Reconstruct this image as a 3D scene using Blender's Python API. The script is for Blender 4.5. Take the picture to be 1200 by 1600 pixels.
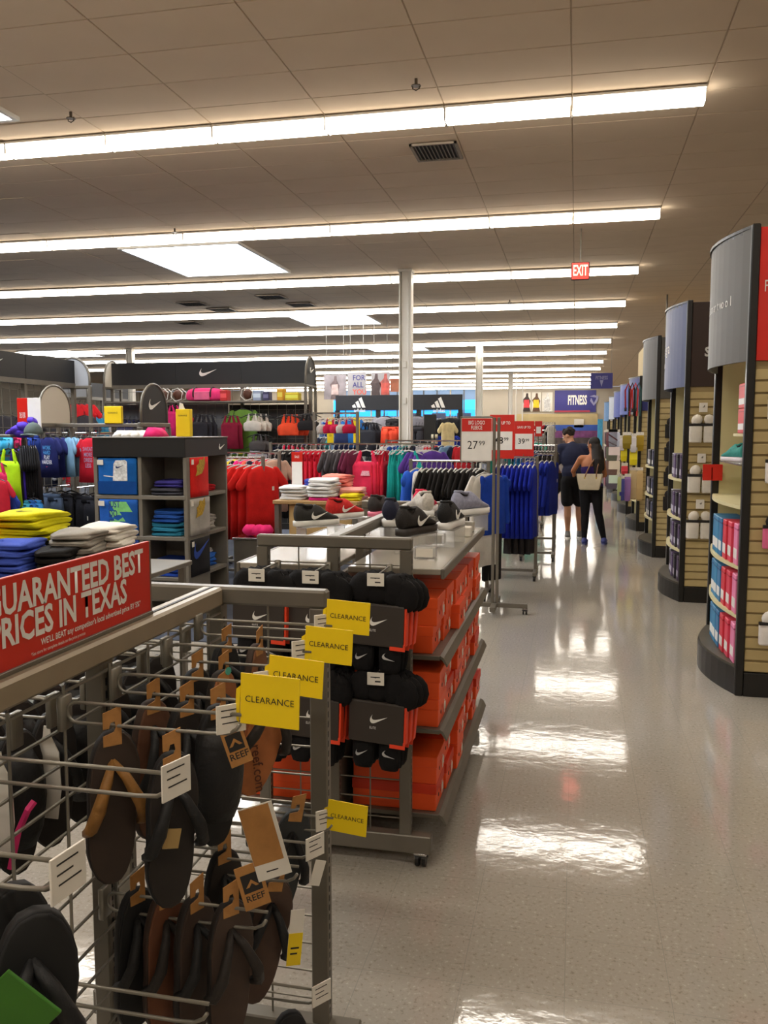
import bpy, bmesh, math, random
from mathutils import Vector, Matrix
random.seed(7)
PI = math.pi
S = bpy.context.scene
for _o in list(bpy.data.objects): bpy.data.objects.remove(_o)
COL = S.collection

# ------------------------------------------------------------------ camera
cam_d = bpy.data.cameras.new('camera'); cam = bpy.data.objects.new('camera', cam_d); COL.objects.link(cam)
cam_d.sensor_fit = 'VERTICAL'; cam_d.sensor_height = 36.0; cam_d.lens = 36.0 * 1346 / 1600
cam_d.clip_start = 0.05; cam_d.clip_end = 200
cam.location = (0, 0, 1.65)
cam.rotation_euler = (PI / 2 - math.atan(125 / 1346), 0, math.atan(300 / math.hypot(1346, 125)))
S.camera = cam

# ------------------------------------------------------------------ world and exposure
W = bpy.data.worlds.new('daylight'); S.world = W; W.use_nodes = True
W.node_tree.nodes['Background'].inputs[0].default_value = (0.62, 0.74, 0.95, 1)
W.node_tree.nodes['Background'].inputs[1].default_value = 0.8
S.view_settings.view_transform = 'Standard'; S.view_settings.look = 'None'
S.view_settings.exposure = 1.14; S.view_settings.gamma = 1.0; S.view_settings.use_curve_mapping = False
LAMP = 13.0       # radiance of the fluorescent lens bottoms
LAMPS = 2.6       # radiance of their steep prismatic sides
SKY = 9.0         # radiance of the skylight diffusers

# ------------------------------------------------------------------ materials
def lin(c):
    r = []
    for x in c[:3]:
        x /= 255.0
        r.append(x / 12.92 if x <= 0.04045 else ((x + 0.055) / 1.055) ** 2.4)
    return r
MATS = {}
def M(rgb, rough=0.6, metal=0.0, var=0.10, scale=14.0, bump=0.0, bscale=60.0, spec=0.5, coat=0.0, name=None):
    """procedural surface: noise-varied colour, optional fine relief"""
    key = (tuple(rgb), rough, metal, var, scale, bump, bscale, spec, coat, name)
    if key in MATS: return MATS[key]
    m = bpy.data.materials.new(name or 'surface_%d_%d_%d' % tuple(int(c) for c in rgb)); m.use_nodes = True
    nt = m.node_tree; b = nt.nodes['Principled BSDF']
    c = lin(rgb)
    tc = nt.nodes.new('ShaderNodeTexCoord')
    nz = nt.nodes.new('ShaderNodeTexNoise'); nz.inputs['Scale'].default_value = scale; nz.inputs['Detail'].default_value = 3
    nt.links.new(tc.outputs['Object'], nz.inputs['Vector'])
    rp = nt.nodes.new('ShaderNodeValToRGB')
    rp.color_ramp.elements[0].position = 0.3; rp.color_ramp.elements[1].position = 0.7
    rp.color_ramp.elements[0].color = [x * (1 - var) for x in c] + [1]
    rp.color_ramp.elements[1].color = [min(1, x * (1 + var)) for x in c] + [1]
    nt.links.new(nz.outputs['Fac'], rp.inputs['Fac']); nt.links.new(rp.outputs['Color'], b.inputs['Base Color'])
    b.inputs['Roughness'].default_value = rough; b.inputs['Metallic'].default_value = metal
    b.inputs['Specular IOR Level'].default_value = spec
    if coat: b.inputs['Coat Weight'].default_value = coat; b.inputs['Coat Roughness'].default_value = 0.1
    if bump:
        n2 = nt.nodes.new('ShaderNodeTexNoise'); n2.inputs['Scale'].default_value = bscale; n2.inputs['Detail'].default_value = 4
        bp = nt.nodes.new('ShaderNodeBump'); bp.inputs['Strength'].default_value = bump; bp.inputs['Distance'].default_value = 0.01
        nt.links.new(tc.outputs['Object'], n2.inputs['Vector'])
        nt.links.new(n2.outputs['Fac'], bp.inputs['Height']); nt.links.new(bp.outputs['Normal'], b.inputs['Normal'])
    MATS[key] = m
    return m
def EM(rgb, strength, name):
    if name in MATS: return MATS[name]
    m = bpy.data.materials.new(name); m.use_nodes = True
    b = m.node_tree.nodes['Principled BSDF']; c = lin(rgb)
    b.inputs['Base Color'].default_value = c + [1]; b.inputs['Emission Color'].default_value = c + [1]
    b.inputs['Emission Strength'].default_value = strength; b.inputs['Roughness'].default_value = 0.4
    MATS[name] = m
    return m
def cloth(rgb): return M(rgb, rough=0.85, var=0.12, scale=9, bump=0.25, bscale=90, spec=0.25)
def card(rgb): return M(rgb, rough=0.5, var=0.04, scale=6)
METAL = M((114, 108, 97), 0.42, 0.35, var=0.07, scale=8, name='grey_powdercoat')
WIRE = M((132, 127, 116), 0.35, 0.5, var=0.05, name='grey_wire')
CHROME = M((205, 205, 205), 0.18, 1.0, var=0.03, name='chrome')
BLACKM = M((20, 18, 16), 0.38, 0.0, var=0.12, name='black_enamel')
BLACKP = M((24, 22, 22), 0.55, var=0.1, name='black_plastic')
HEADER = M((22, 20, 19), 0.5, var=0.08, scale=4, name='black_header_board')
WHITE = M((236, 233, 226), 0.45, var=0.03, name='white_print')
PAPER = M((226, 220, 208), 0.6, var=0.05, name='white_card')
RED = M((206, 34, 22), 0.35, var=0.05, scale=4, name='red_print')
YEL = M((238, 204, 8), 0.5, var=0.04, scale=5, name='yellow_card')
INK = M((30, 26, 24), 0.6, var=0.05, name='black_ink')
ORANGE = M((240, 84, 26), 0.5, var=0.07, scale=6, name='orange_board')
KRAFT = M((176, 124, 66), 0.75, var=0.12, scale=30, name='kraft_card')
WOOD = M((176, 140, 88), 0.5, var=0.14, scale=5, name='blond_wood')

# ------------------------------------------------------------------ mesh building
class MB:
    def __init__(s): s.v = []; s.f = []
    def add(s, vs, fs):
        o = len(s.v); s.v += [tuple(p) for p in vs]; s.f += [tuple(i + o for i in f) for f in fs]; return s
    def box(s, x0, x1, y0, y1, z0, z1):
        return s.add([(x, y, z) for x in (x0, x1) for y in (y0, y1) for z in (z0, z1)],
                     [(0, 1, 3, 2), (4, 6, 7, 5), (0, 4, 5, 1), (2, 3, 7, 6), (0, 2, 6, 4), (1, 5, 7, 3)])
    def cbox(s, x0, x1, y0, y1, z0, z1, c=0.004):
        """box with chamfered edges"""
        cx, cy, cz = (x0 + x1) / 2, (y0 + y1) / 2, (z0 + z1) / 2
        h = [abs(x1 - x0) / 2, abs(y1 - y0) / 2, abs(z1 - z0) / 2]; c = min([c] + [k * 0.45 for k in h])
        vs = []; idx = {}
        for sx in (-1, 1):
            for sy in (-1, 1):
                for sz in (-1, 1):
                    for a in range(3):
                        p = [(h[k] - (0 if k == a else c)) * (sx, sy, sz)[k] for k in range(3)]
                        idx[(sx, sy, sz, a)] = len(vs); vs.append((cx + p[0], cy + p[1], cz + p[2]))
        fs = []
        for a in range(3):
            b, d = [k for k in range(3) if k != a]
            for sg in (-1, 1):
                q = []
                for (u, w) in ((-1, -1), (1, -1), (1, 1), (-1, 1)):
                    t = [0, 0, 0]; t[a] = sg; t[b] = u; t[d] = w; q.append(idx[(t[0], t[1], t[2], a)])
                fs.append(tuple(q))
            for u in (-1, 1):
                for w in (-1, 1):
                    t0 = [0, 0, 0]; t0[a] = -1; t0[b] = u; t0[d] = w; t1 = list(t0); t1[a] = 1
                    fs.append((idx[(*t0, b)], idx[(*t1, b)], idx[(*t1, d)], idx[(*t0, d)]))
        for sx in (-1, 1):
            for sy in (-1, 1):
                for sz in (-1, 1): fs.append(tuple(idx[(sx, sy, sz, a)] for a in range(3)))
        return s.add(vs, fs)
    def tube(s, pts, r, n=6, closed=False):
        pts = [Vector(p) for p in pts]; m = len(pts); vs = []; fs = []
        rr = r if isinstance(r, (list, tuple)) else [r] * m
        up = None
        for i, p in enumerate(pts):
            if closed: t = pts[(i + 1) % m] - pts[i - 1]
            else: t = pts[min(i + 1, m - 1)] - pts[max(i - 1, 0)]
            if t.length < 1e-9: t = Vector((0, 0, 1))
            t.normalize()
            if up is None: up = Vector((0, 0, 1)) if abs(t.z) < 0.9 else Vector((1, 0, 0))
            a = t.cross(up)
            if a.length < 1e-6: a = t.orthogonal()
            a.normalize(); b = a.cross(t); up = b
            for k in range(n):
                an = 2 * PI * (k + 0.5) / n; vs.append(p + (a * math.cos(an) + b * math.sin(an)) * rr[i])
        for i in range(m if closed else m - 1):
            j = (i + 1) % m
            for k in range(n): fs.append((i * n + k, i * n + (k + 1) % n, j * n + (k + 1) % n, j * n + k))
        if not closed: fs += [tuple(range(n)), tuple(range((m - 1) * n, m * n))]
        return s.add(vs, fs)
    def loft(s, rings, caps=True):
        n = len(rings[0]); vs = [p for r in rings for p in r]; fs = []
        for i in range(len(rings) - 1):
            for k in range(n): fs.append((i * n + k, i * n + (k + 1) % n, (i + 1) * n + (k + 1) % n, (i + 1) * n + k))
        if caps: fs += [tuple(range(n)), tuple(range((len(rings) - 1) * n, len(rings) * n))]
        return s.add(vs, fs)
    def prism(s, poly, o, U, V, t):
        """outline in the (U,V) plane through o, given thickness t along U x V"""
        o = Vector(o); U = Vector(U); V = Vector(V); N = U.cross(V).normalized() * t; n = len(poly)
        vs = [o + U * a + V * b for a, b in poly] + [o + U * a + V * b + N for a, b in poly]
        return s.add(vs, [tuple(range(n))[::-1], tuple(range(n, 2 * n))] + [(k, (k + 1) % n, n + (k + 1) % n, n + k) for k in range(n)])
    def ell(s, c, r, n=12, m=8, M3=None):
        vs = []; fs = []
        for i in range(m + 1):
            a = PI * i / m
            for k in range(n):
                b = 2 * PI * k / n; p = Vector((r[0] * math.sin(a) * math.cos(b), r[1] * math.sin(a) * math.sin(b), r[2] * math.cos(a)))
                if M3: p = M3 @ p
                vs.append((c[0] + p.x, c[1] + p.y, c[2] + p.z))
        for i in range(m):
            for k in range(n): fs.append((i * n + k, i * n + (k + 1) % n, (i + 1) * n + (k + 1) % n, (i + 1) * n + k))
        return s.add(vs, fs)
    def caps(s, p, q, r1, r2, n=10, flat=None):
        """tapered capsule from p to q; flat=(axis vector, factor) squashes it along an axis"""
        p = Vector(p); q = Vector(q); t = (q - p); L = t.length; t.normalize(); a = t.orthogonal().normalized(); b = t.cross(a); rings = []
        for i in range(4):
            an = PI / 2 * i / 3.5 + 0.08; rings.append((p - t * r1 * math.cos(an), r1 * math.sin(an)))
        for i in range(4):
            an = PI / 2 * (3 - i) / 3.5 + 0.08; rings.append((q + t * r2 * math.cos(an), r2 * math.sin(an)))
        R = []
        for c, r in rings:
            ring = []
            for k in range(n):
                d = (a * math.cos(2 * PI * k / n) + b * math.sin(2 * PI * k / n)) * r
                if flat: ax = Vector(flat[0]).normalized(); d = d - ax * d.dot(ax) * (1 - flat[1])
                ring.append(c + d)
            R.append(ring)
        return s.loft(R)
    def mesh(s, name, smooth=False, off=(0, 0, 0)):
        me = bpy.data.meshes.new(name)
        me.from_pydata([(a - off[0], b - off[1], c - off[2]) for a, b, c in s.v], [], s.f)
        bm = bmesh.new(); bm.from_mesh(me); bmesh.ops.recalc_face_normals(bm, faces=bm.faces); bm.to_mesh(me); bm.free()
        if smooth: me.polygons.foreach_set('use_smooth', [True] * len(me.polygons))
        return me
def put(name, me, mat, parent=None, loc=(0, 0, 0), rot=(0, 0, 0)):
    o = bpy.data.objects.new(name, me); COL.objects.link(o)
    if not me.materials: me.materials.append(mat)
    elif me.materials[0] != mat: o.material_slots[0].link = 'OBJECT'; o.material_slots[0].material = mat
    o.location = loc; o.rotation_euler = rot
    if parent: o.parent = parent
    return o
def part(name, mb, mat, parent=None, smooth=False, world=True):
    """a part given in world coordinates under an unrotated thing (world=False: in the thing's own)"""
    off = parent_loc(parent) if (parent and world) else (0, 0, 0)
    return put(name, mb.mesh(name, smooth, off), mat, parent)
def parent_loc(p):
    v = Vector(p.location)
    while p.parent: p = p.parent; v += Vector(p.location)
    return v
def tag(o, label=None, cat=None, group=None, kind=None):
    if label: o['label'] = label
    if cat: o['category'] = cat
    if group: o['group'] = group
    if kind: o['kind'] = kind
    return o
def thing(name, label, cat, loc=(0, 0, 0), rz=0, group=None):
    o = bpy.data.objects.new(name, None); COL.objects.link(o); o.empty_display_size = 0.1
    o.location = loc; o.rotation_euler = (0, 0, rz)
    return tag(o, label, cat, group)
def dup(o, loc=None, rz=None, parent=None, label=None, group=None):
    c = o.copy(); COL.objects.link(c); c.parent = parent
    if loc is not None: c.location = loc
    if rz is not None: c.rotation_euler = (0, 0, rz)
    if label: c['label'] = label
    if group: c['group'] = group
    for ch in o.children: dup(ch, parent=c)
    return c
ORD = ['', 'first', 'second', 'third', 'fourth', 'fifth', 'sixth', 'seventh', 'eighth', 'ninth', 'tenth', 'eleventh', 'twelfth',
       'thirteenth', 'fourteenth', 'fifteenth', 'sixteenth', 'seventeenth', 'eighteenth', 'nineteenth', 'twentieth', 'twenty-first',
       'twenty-second', 'twenty-third', 'twenty-fourth', 'twenty-fifth', 'twenty-sixth', 'twenty-seventh']
# ------------------------------------------------------------------ lettering and marks
def text(s, size, o, U, V, mat, parent, xs=1.0, align='CENTER', bold=0.0, name='lettering', sp=1.0, world=True):
    """flat print: text of cap height about size, at o, running along U, upright along V"""
    cu = bpy.data.curves.new('t', 'FONT'); cu.body = s; cu.size = size * 1.42; cu.align_x = align; cu.align_y = 'CENTER'
    cu.offset = bold * size; cu.resolution_u = 2; cu.space_line = 0.8 * sp
    ob = bpy.data.objects.new('t', cu); COL.objects.link(ob)
    dg = bpy.context.evaluated_depsgraph_get(); dg.update()
    me = bpy.data.meshes.new_from_object(ob.evaluated_get(dg))
    bpy.data.objects.remove(ob); bpy.data.curves.remove(cu)
    me.name = name; me.materials.clear()
    U = Vector(U).normalized() * xs; V = Vector(V).normalized(); o = Vector(o)
    off = parent_loc(parent) if (parent and world) else Vector((0, 0, 0))
    for v in me.vertices: v.co = o + U * v.co.x + V * v.co.y - off
    return put(name, me, mat, parent)
SWOOSH = [(1.0, .37), (.72, .235), (.47, .115), (.33, .05), (.22, .012), (.12, .01), (.05, .05), (.01, .12), (.015, .21), (.06, .31), (.14, .42),
          (.105, .33), (.10, .255), (.14, .20), (.22, .175), (.34, .185), (.6, .25)]
def swoosh(w, o, U, V, mat, parent, t=0.004, world=True, name='emblem'):
    mb = MB().prism([((a - .5) * w, (b - .2) * w) for a, b in SWOOSH], o, U, V, t)
    return part(name, mb, mat, parent, world=world)
def stripes(w, o, U, V, mat, parent, word=True):
    mb = MB()
    for a, h in ((.0, .22), (.34, .46), (.68, .70)):
        # slanted bars rising to the right, cut flat below
        mb.prism([((a - .5) * w, 0), ((a - .25) * w, 0), ((a - .25 - .40 * (h + .04)) * w, (h + .04) * w), ((a - .5 - .40 * (h - .08)) * w, (h - .08) * w)], o, U, V, 0.006)
    e = part('emblem', mb, mat, parent)
    if word: text('adidas', w * .24, Vector(o) - Vector(V) * w * .2 + Vector(U).cross(Vector(V)) * .004, U, V, mat, parent, bold=.02)
    return e
# ================================================================== the room
CH = 4.78                                    # ceiling height
def floor_material():
    m = bpy.data.materials.new('polished_vinyl_tile'); m.use_nodes = True; nt = m.node_tree; b = nt.nodes['Principled BSDF']
    tc = nt.nodes.new('ShaderNodeTexCoord')
    def noise(sc, det, rough=.5):
        n = nt.nodes.new('ShaderNodeTexNoise'); n.inputs['Scale'].default_value = sc; n.inputs['Detail'].default_value = det
        n.inputs['Roughness'].default_value = rough; nt.links.new(tc.outputs['Object'], n.inputs['Vector']); return n
    def ramp(n, stops):
        r = nt.nodes.new('ShaderNodeValToRGB'); e = r.color_ramp.elements
        while len(e) < len(stops): e.new(.5)
        for k, (p, c) in enumerate(stops): e[k].position = p; e[k].color = lin(c) + [1]
        nt.links.new(n.outputs['Fac'], r.inputs['Fac']); return r
    def mix(f, a, c, typ='MIX'):
        x = nt.nodes.new('ShaderNodeMix'); x.data_type = 'RGBA'; x.blend_type = typ
        if hasattr(f, 'outputs'): nt.links.new(f.outputs[0], x.inputs[0])
        else: x.inputs[0].default_value = f
        nt.links.new(a, x.inputs[6])
        if hasattr(c, 'default_value') or not isinstance(c, (list, tuple)): nt.links.new(c, x.inputs[7])
        else: x.inputs[7].default_value = list(c)
        return x.outputs[2]
    base = ramp(noise(1.2, 3), [(.3, (156, 147, 135)), (.7, (167, 158, 146))])
    sp = ramp(noise(70, 2, .6), [(.30, (120, 113, 103)), (.42, (166, 160, 150)), (.60, (168, 162, 152)), (.72, (204, 198, 188))])
    c = mix(.55, base.outputs[0], sp.outputs[0])
    br = nt.nodes.new('ShaderNodeTexBrick'); br.offset = 0; br.inputs['Scale'].default_value = 1; br.inputs['Mortar Size'].default_value = .0012
    br.inputs['Brick Width'].default_value = .305; br.inputs['Row Height'].default_value = .305
    nt.links.new(tc.outputs['Object'], br.inputs['Vector'])
    c = mix(br.outputs['Fac'].node, c, (.24, .22, .18, 1)) if False else c
    jm = nt.nodes.new('ShaderNodeMix'); jm.data_type = 'RGBA'; nt.links.new(br.outputs['Fac'], jm.inputs[0]); nt.links.new(c, jm.inputs[6])
    jm.inputs[7].default_value = (.29, .275, .245, 1)
    nt.links.new(jm.outputs[2], b.inputs['Base Color'])
    rr = nt.nodes.new('ShaderNodeMapRange'); nr = noise(9, 4); nt.links.new(nr.outputs['Fac'], rr.inputs[0])
    rr.inputs[3].default_value = .05; rr.inputs[4].default_value = .10
    nt.links.new(rr.outputs[0], b.inputs['Roughness']); b.inputs['Specular IOR Level'].default_value = .6
    bp = nt.nodes.new('ShaderNodeBump'); bp.inputs['Strength'].default_value = .07; bp.inputs['Distance'].default_value = .01
    nt.links.new(noise(13, 4, .55).outputs['Fac'], bp.inputs['Height']); nt.links.new(bp.outputs['Normal'], b.inputs['Normal'])
    return m
def ceiling_material(joint):
    m = bpy.data.materials.new('mineral_ceiling_grid' if joint else 'mineral_ceiling_tile'); m.use_nodes = True; nt = m.node_tree; b = nt.nodes['Principled BSDF']
    tc = nt.nodes.new('ShaderNodeTexCoord')
    n = nt.nodes.new('ShaderNodeTexNoise'); n.inputs['Scale'].default_value = 1.7; n.inputs['Detail'].default_value = 5
    nt.links.new(tc.outputs['Object'], n.inputs['Vector'])
    r = nt.nodes.new('ShaderNodeValToRGB'); r.color_ramp.elements[0].color = lin((208, 188, 162)) + [1]; r.color_ramp.elements[1].color = lin((220, 200, 174)) + [1]
    nt.links.new(n.outputs['Fac'], r.inputs['Fac']); out = r.outputs[0]
    if joint:
        mp = nt.nodes.new('ShaderNodeMapping'); mp.inputs['Location'].default_value = (-1.1, -5.0, 0); nt.links.new(tc.outputs['Object'], mp.inputs['Vector'])
        br = nt.nodes.new('ShaderNodeTexBrick'); br.offset = 0; br.inputs['Scale'].default_value = 1; br.inputs['Mortar Size'].default_value = .012
        br.inputs['Brick Width'].default_value = 1.2; br.inputs['Row Height'].default_value = .62
        nt.links.new(mp.outputs[0], br.inputs['Vector'])
        x = nt.nodes.new('ShaderNodeMix'); x.data_type = 'RGBA'; nt.links.new(br.outputs['Fac'], x.inputs[0]); nt.links.new(out, x.inputs[6])
        x.inputs[7].default_value = lin((186, 166, 142)) + [1]; out = x.outputs[2]
    nt.links.new(out, b.inputs['Base Color']); b.inputs['Roughness'].default_value = .9
    b.inputs['Specular IOR Level'].default_value = .15
    return m
def struct(name, mb, mat, parent=None):
    o = part(name, mb, mat, parent)
    if not parent: o['kind'] = 'structure'
    return o
XL, XR, Y0, Y1 = -34, 13, -7, 62
fl = struct('floor', MB().box(XL, XR, Y0, Y1, -.1, 0), floor_material())
struct('floor_carpet', MB().box(XL + .1, -1.75, 6.2, 52, 0, .006), M((74, 78, 88), .95, var=.15, scale=3, bump=.3, bscale=200, spec=.1, name='blue_grey_carpet'))
WALLM = M((180, 172, 158), .8, var=.03, scale=1, name='painted_wall')
ceil = struct('ceiling', MB().box(XL, XR, Y0, Y1, CH + .012, CH + .2), ceiling_material(True))
struct('wall_back', MB().box(XL, XR, Y1, Y1 + .2, 0, CH), WALLM)
struct('wall_left', MB().box(XL - .2, XL, Y0, Y1, 0, CH), WALLM)
struct('wall_right', MB().box(XR, XR + .2, Y0, Y1, 0, CH), WALLM)
struct('wall_front', MB().box(XL, XR, Y0 - .2, Y0, 0, CH), WALLM)

SKYL = [(-7.65, 13.75), (-7.65, 22.0), (-7.65, 30.3), (-7.65, 38.8), (-7.65, 5.3), (-21.2, 30.0), (-21.2, 13.75), (-21.2, 22.0)]
# ceiling tiles: the near field one by one, each a little proud of the grid
tile = MB().cbox(-.594, .594, -.304, .304, 0, .016, .003).mesh('ceiling_tile'); tmat = ceiling_material(False)
nt_ = 0
for j in range(19):
    yc = 5.0 + .62 * j + .31
    for i in range(13):
        xc = 1.1 - 1.2 * i + .6 + 1.2
        if xc < -.66 * yc - .9 or xc > .235 * yc + .6: continue
        if any(sx - .5 < xc < sx + 2.6 and sy - .3 < yc < sy + 2.9 for sx, sy in SKYL): continue
        put('ceiling_tile', tile, tmat, ceil, (xc, yc, CH + .004)); nt_ += 1
print('ceiling tiles', nt_)

# ------------------------------------------------------------------ fluorescent rows
LENS = EM((255, 247, 234), LAMP, 'lit_prismatic_lens'); LENSS = EM((255, 245, 230), LAMPS, 'lit_lens_side')
HOUSE = M((216, 212, 204), .4, var=.03, name='white_enamel')
Ls, Ws, Hs = 1.19, .19, .135
lens_me = MB().loft([[(x, -Ws / 2 + .008, -Hs + .02), (x, -Ws / 2 + .03, -Hs), (x, Ws / 2 - .03, -Hs), (x, Ws / 2 - .008, -Hs + .02)]
                     for x in (-Ls / 2 + .012, Ls / 2 - .012)]).mesh('lens')
side_me = MB().loft([[(x, -Ws / 2, -.02), (x, -Ws / 2 + .006, -Hs + .02), (x, Ws / 2 - .006, -Hs + .02), (x, Ws / 2, -.02)]
                     for x in (-Ls / 2 + .012, Ls / 2 - .012)]).mesh('lens_side')
hous_me = MB().cbox(-Ls / 2, Ls / 2, -Ws / 2 - .008, Ws / 2 + .008, -.022, 0, .003).mesh('housing')
cap_me = MB().cbox(-.006, .006, -Ws / 2 - .004, Ws / 2 + .004, -Hs - .004, -.02, .002).mesh('end_cap')
def fixture(x, y, lab, grp, dark):
    t = thing('fluorescent_light', lab, 'ceiling light', (x, y, CH - .006), 0, grp)
    put('housing', hous_me, HOUSE, t); put('lens', lens_me, LENS, t); put('lens_side', side_me, LENSS, t)
    put('end_cap', cap_me, METAL if dark else HOUSE, t, (-Ls / 2, 0, 0))
    return t
row = 0
for k in range(-3, 13):
    y = 8.62 + 4.34 * k
    if y > 61: break
    if k >= 0: row += 1
    n = min(int((.71 * max(y, 6) + 1.1) / 1.2) + 2, 21)
    for i in range(n):
        x = 1.1 - 1.2 * i - .6
        if k >= 0:
            lab = 'fluorescent strip light, %s from the right end of the %s ceiling row' % (ORD[i + 1], ORD[row])
        else:
            lab = 'fluorescent strip light, %s from the right, %s row behind the view' % (ORD[i + 1], ORD[-k])
        fixture(x, y, lab, 'fluorescent strip lights on the ceiling', i % 2 == 1)
    if k % 2 == 1 or k in (3, 5):
        for i in range(4):
            fixture(4.0 + 1.2 * i, y, 'fluorescent strip light over the right-hand aisles, %s from the aisle, %s row' % (ORD[i + 1], ORD[k + 4]),
                    'fluorescent strip lights over the right-hand aisles', i % 2 == 1)
# ------------------------------------------------------------------ skylights
SKYM = EM((236, 244, 255), SKY, 'skylight_diffuser')
names = ['largest bright white skylight panel nearest in the ceiling left of the column', 'second bright skylight panel left of the white column top',
         'third bright skylight panel crossing the white column', 'farthest small skylight panel right of the white column',
         'bright skylight panel cut by the upper left edge of the picture', 'bright skylight panel above the leftmost black header',
         'skylight panel in the left ceiling bay outside the picture', 'skylight panel in the left bay behind the first one']
for (sx, sy), nm in zip(SKYL, names):
    t = thing('skylight', nm, 'skylight', (sx + 1.05, sy + 1.3, CH), 0, 'skylights')
    part('diffuser', MB().box(sx, sx + 2.1, sy, sy + 2.6, CH - .012, CH - .002), SKYM, t)
    f = MB()
    for a in ((sx - .05, sx, sy - .05, sy + 2.65), (sx + 2.1, sx + 2.15, sy - .05, sy + 2.65), (sx, sx + 2.1, sy - .05, sy), (sx, sx + 2.1, sy + 2.6, sy + 2.65)):
        f.box(*a, CH - .03, CH + .01)
    part('frame', f, HOUSE, t)
# ------------------------------------------------------------------ vents, sprinklers, exit sign
def vent(x, y, w, d, lab, n=9):
    t = thing('ceiling_vent', lab, 'vent', (x, y, CH - .01), 0, 'ceiling vents')
    f = MB()
    for a in ((-w / 2, w / 2, -d / 2, -d / 2 + .03), (-w / 2, w / 2, d / 2 - .03, d / 2), (-w / 2, -w / 2 + .03, -d / 2, d / 2), (w / 2 - .03, w / 2, -d / 2, d / 2)): f.box(*a, -.02, .0)
    part('frame', f, M((150, 138, 122), .6, name='vent_enamel'), t, world=False)
    part('backing', MB().box(-w / 2 + .03, w / 2 - .03, -d / 2 + .03, d / 2 - .03, -.004, .0), BLACKP, t, world=False)
    sl = MB().add([(-.008, -d / 2 + .03, -.004), (.014, -d / 2 + .03, -.022), (.014, d / 2 - .03, -.022), (-.008, d / 2 - .03, -.004),
                   (-.004, -d / 2 + .03, -.002), (.018, -d / 2 + .03, -.02), (.018, d / 2 - .03, -.02), (-.004, d / 2 - .03, -.002)],
                  [(0, 1, 2, 3), (4, 7, 6, 5), (0, 4, 5, 1), (3, 2, 6, 7), (0, 3, 7, 4), (1, 5, 6, 2)]).mesh('louvre')
    for k in range(n): put('louvre', sl, M((104, 94, 82), .6, name='vent_louvre'), t, (-w / 2 + .05 + (w - .1) * k / (n - 1), 0, 0))
vent(-1.58, 9.83, .52, .58, 'square louvred ceiling vent between the first two light rows', 11)
for x, y, l in ((-9.2, 19.9, 'dark ceiling vent left of a pair, below the third light row'), (-8.9, 21.0, 'dark ceiling vent below and right of the leftmost one'),
                (-6.95, 19.3, 'dark ceiling vent at upper right of the left group'), (-6.65, 20.6, 'dark ceiling vent at lower right of the left group'),
                (-10.9, 23.3, 'small dark ceiling vent on the far left')): vent(x, y, .62, .6, l, 7)
SPR = M((96, 84, 70), .4, .6, name='brass_sprinkler')
for x, y, l in ((-1.45, 7.85, 'small sprinkler head above the nearest light row'), (-4.9, 7.9, 'small sprinkler head at the upper left of the ceiling'),
                (-1.75, 12.9, 'small sprinkler head just above the second light row'), (-6.1, 12.6, 'small sprinkler head left over the largest skylight'),
                (-1.6, 21.0, 'small sprinkler head near the fourth light row')):
    t = thing('sprinkler_head', l, 'sprinkler', (x, y, CH - .004), 0, 'sprinkler heads')
    part('pipe', MB().tube([(0, 0, .0), (0, 0, -.06)], .014, 8), SPR, t, world=False)
    part('deflector', MB().tube([(0, 0, -.06), (0, 0, -.066)], .045, 10).tube([(-.03, 0, -.05), (-.03, 0, -.085), (0, 0, -.1), (.03, 0, -.085), (.03, 0, -.05)], .006), SPR, t, world=False)
t = thing('exit_sign', 'red lit EXIT sign hanging in front of the third light row', 'exit sign', (.015, 14.0, 4.0))
part('case', MB().cbox(-.14, .14, -.03, .03, .0, .27, .01), M((70, 22, 18), .4, name='exit_case'), t, world=False)
part('panel', MB().box(-.125, .125, -.034, -.03, .015, .255), EM((215, 40, 30), 1.1, 'exit_red'), t, world=False)
text('EXIT', .16, (0, -.036, .135), (1, 0, 0), (0, 0, 1), EM((255, 150, 130), 1.6, 'exit_letters'), t, xs=.48, bold=.03, world=False)
part('hanger_rod', MB().tube([(0, 0, .27), (0, 0, CH - 4.0)], .008), METAL, t, world=False)
# ------------------------------------------------------------------ columns
COLM = M((214, 208, 196), .5, var=.03, scale=2, name='painted_column')
def column(x, y, lab, w=.24):
    t = thing('steel_column', lab, 'column', (x, y, 0), 0, 'white columns')
    h = w / 2
    part('shaft', MB().cbox(-h, -h + .03, -h, h, 0, CH).cbox(h - .03, h, -h, h, 0, CH).box(-h + .03, h - .03, -.05, .05, 0, CH), COLM, t, world=False)
    part('cover', MB().cbox(-h + .05, h - .06, -h + .03, -.05, 0, CH), COLM, t, world=False)
    part('conduit', MB().tube([(h - .05, -h + .02, 0), (h - .05, -h + .02, CH)], .018, 8), COLM, t, world=False)
    part('capital', MB().cbox(-h - .02, h + .02, -h - .02, h + .02, CH - .05, CH), COLM, t, world=False)
    for z in (2.2, 2.9): part('junction_box', MB().cbox(-.04, .03, -h - .005, -h + .03, z, z + .12), COLM, t, world=False)
column(-3.28, 16.77, 'tall white steel column rising in the middle of the picture')
column(-3.36, 30.6, 'white column behind and right of the tall one')
column(-3.42, 46.2, 'distant thin white column before the back wall')
column(-16.5, 30.1, 'white column stub seen above the black header on the left')
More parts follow.
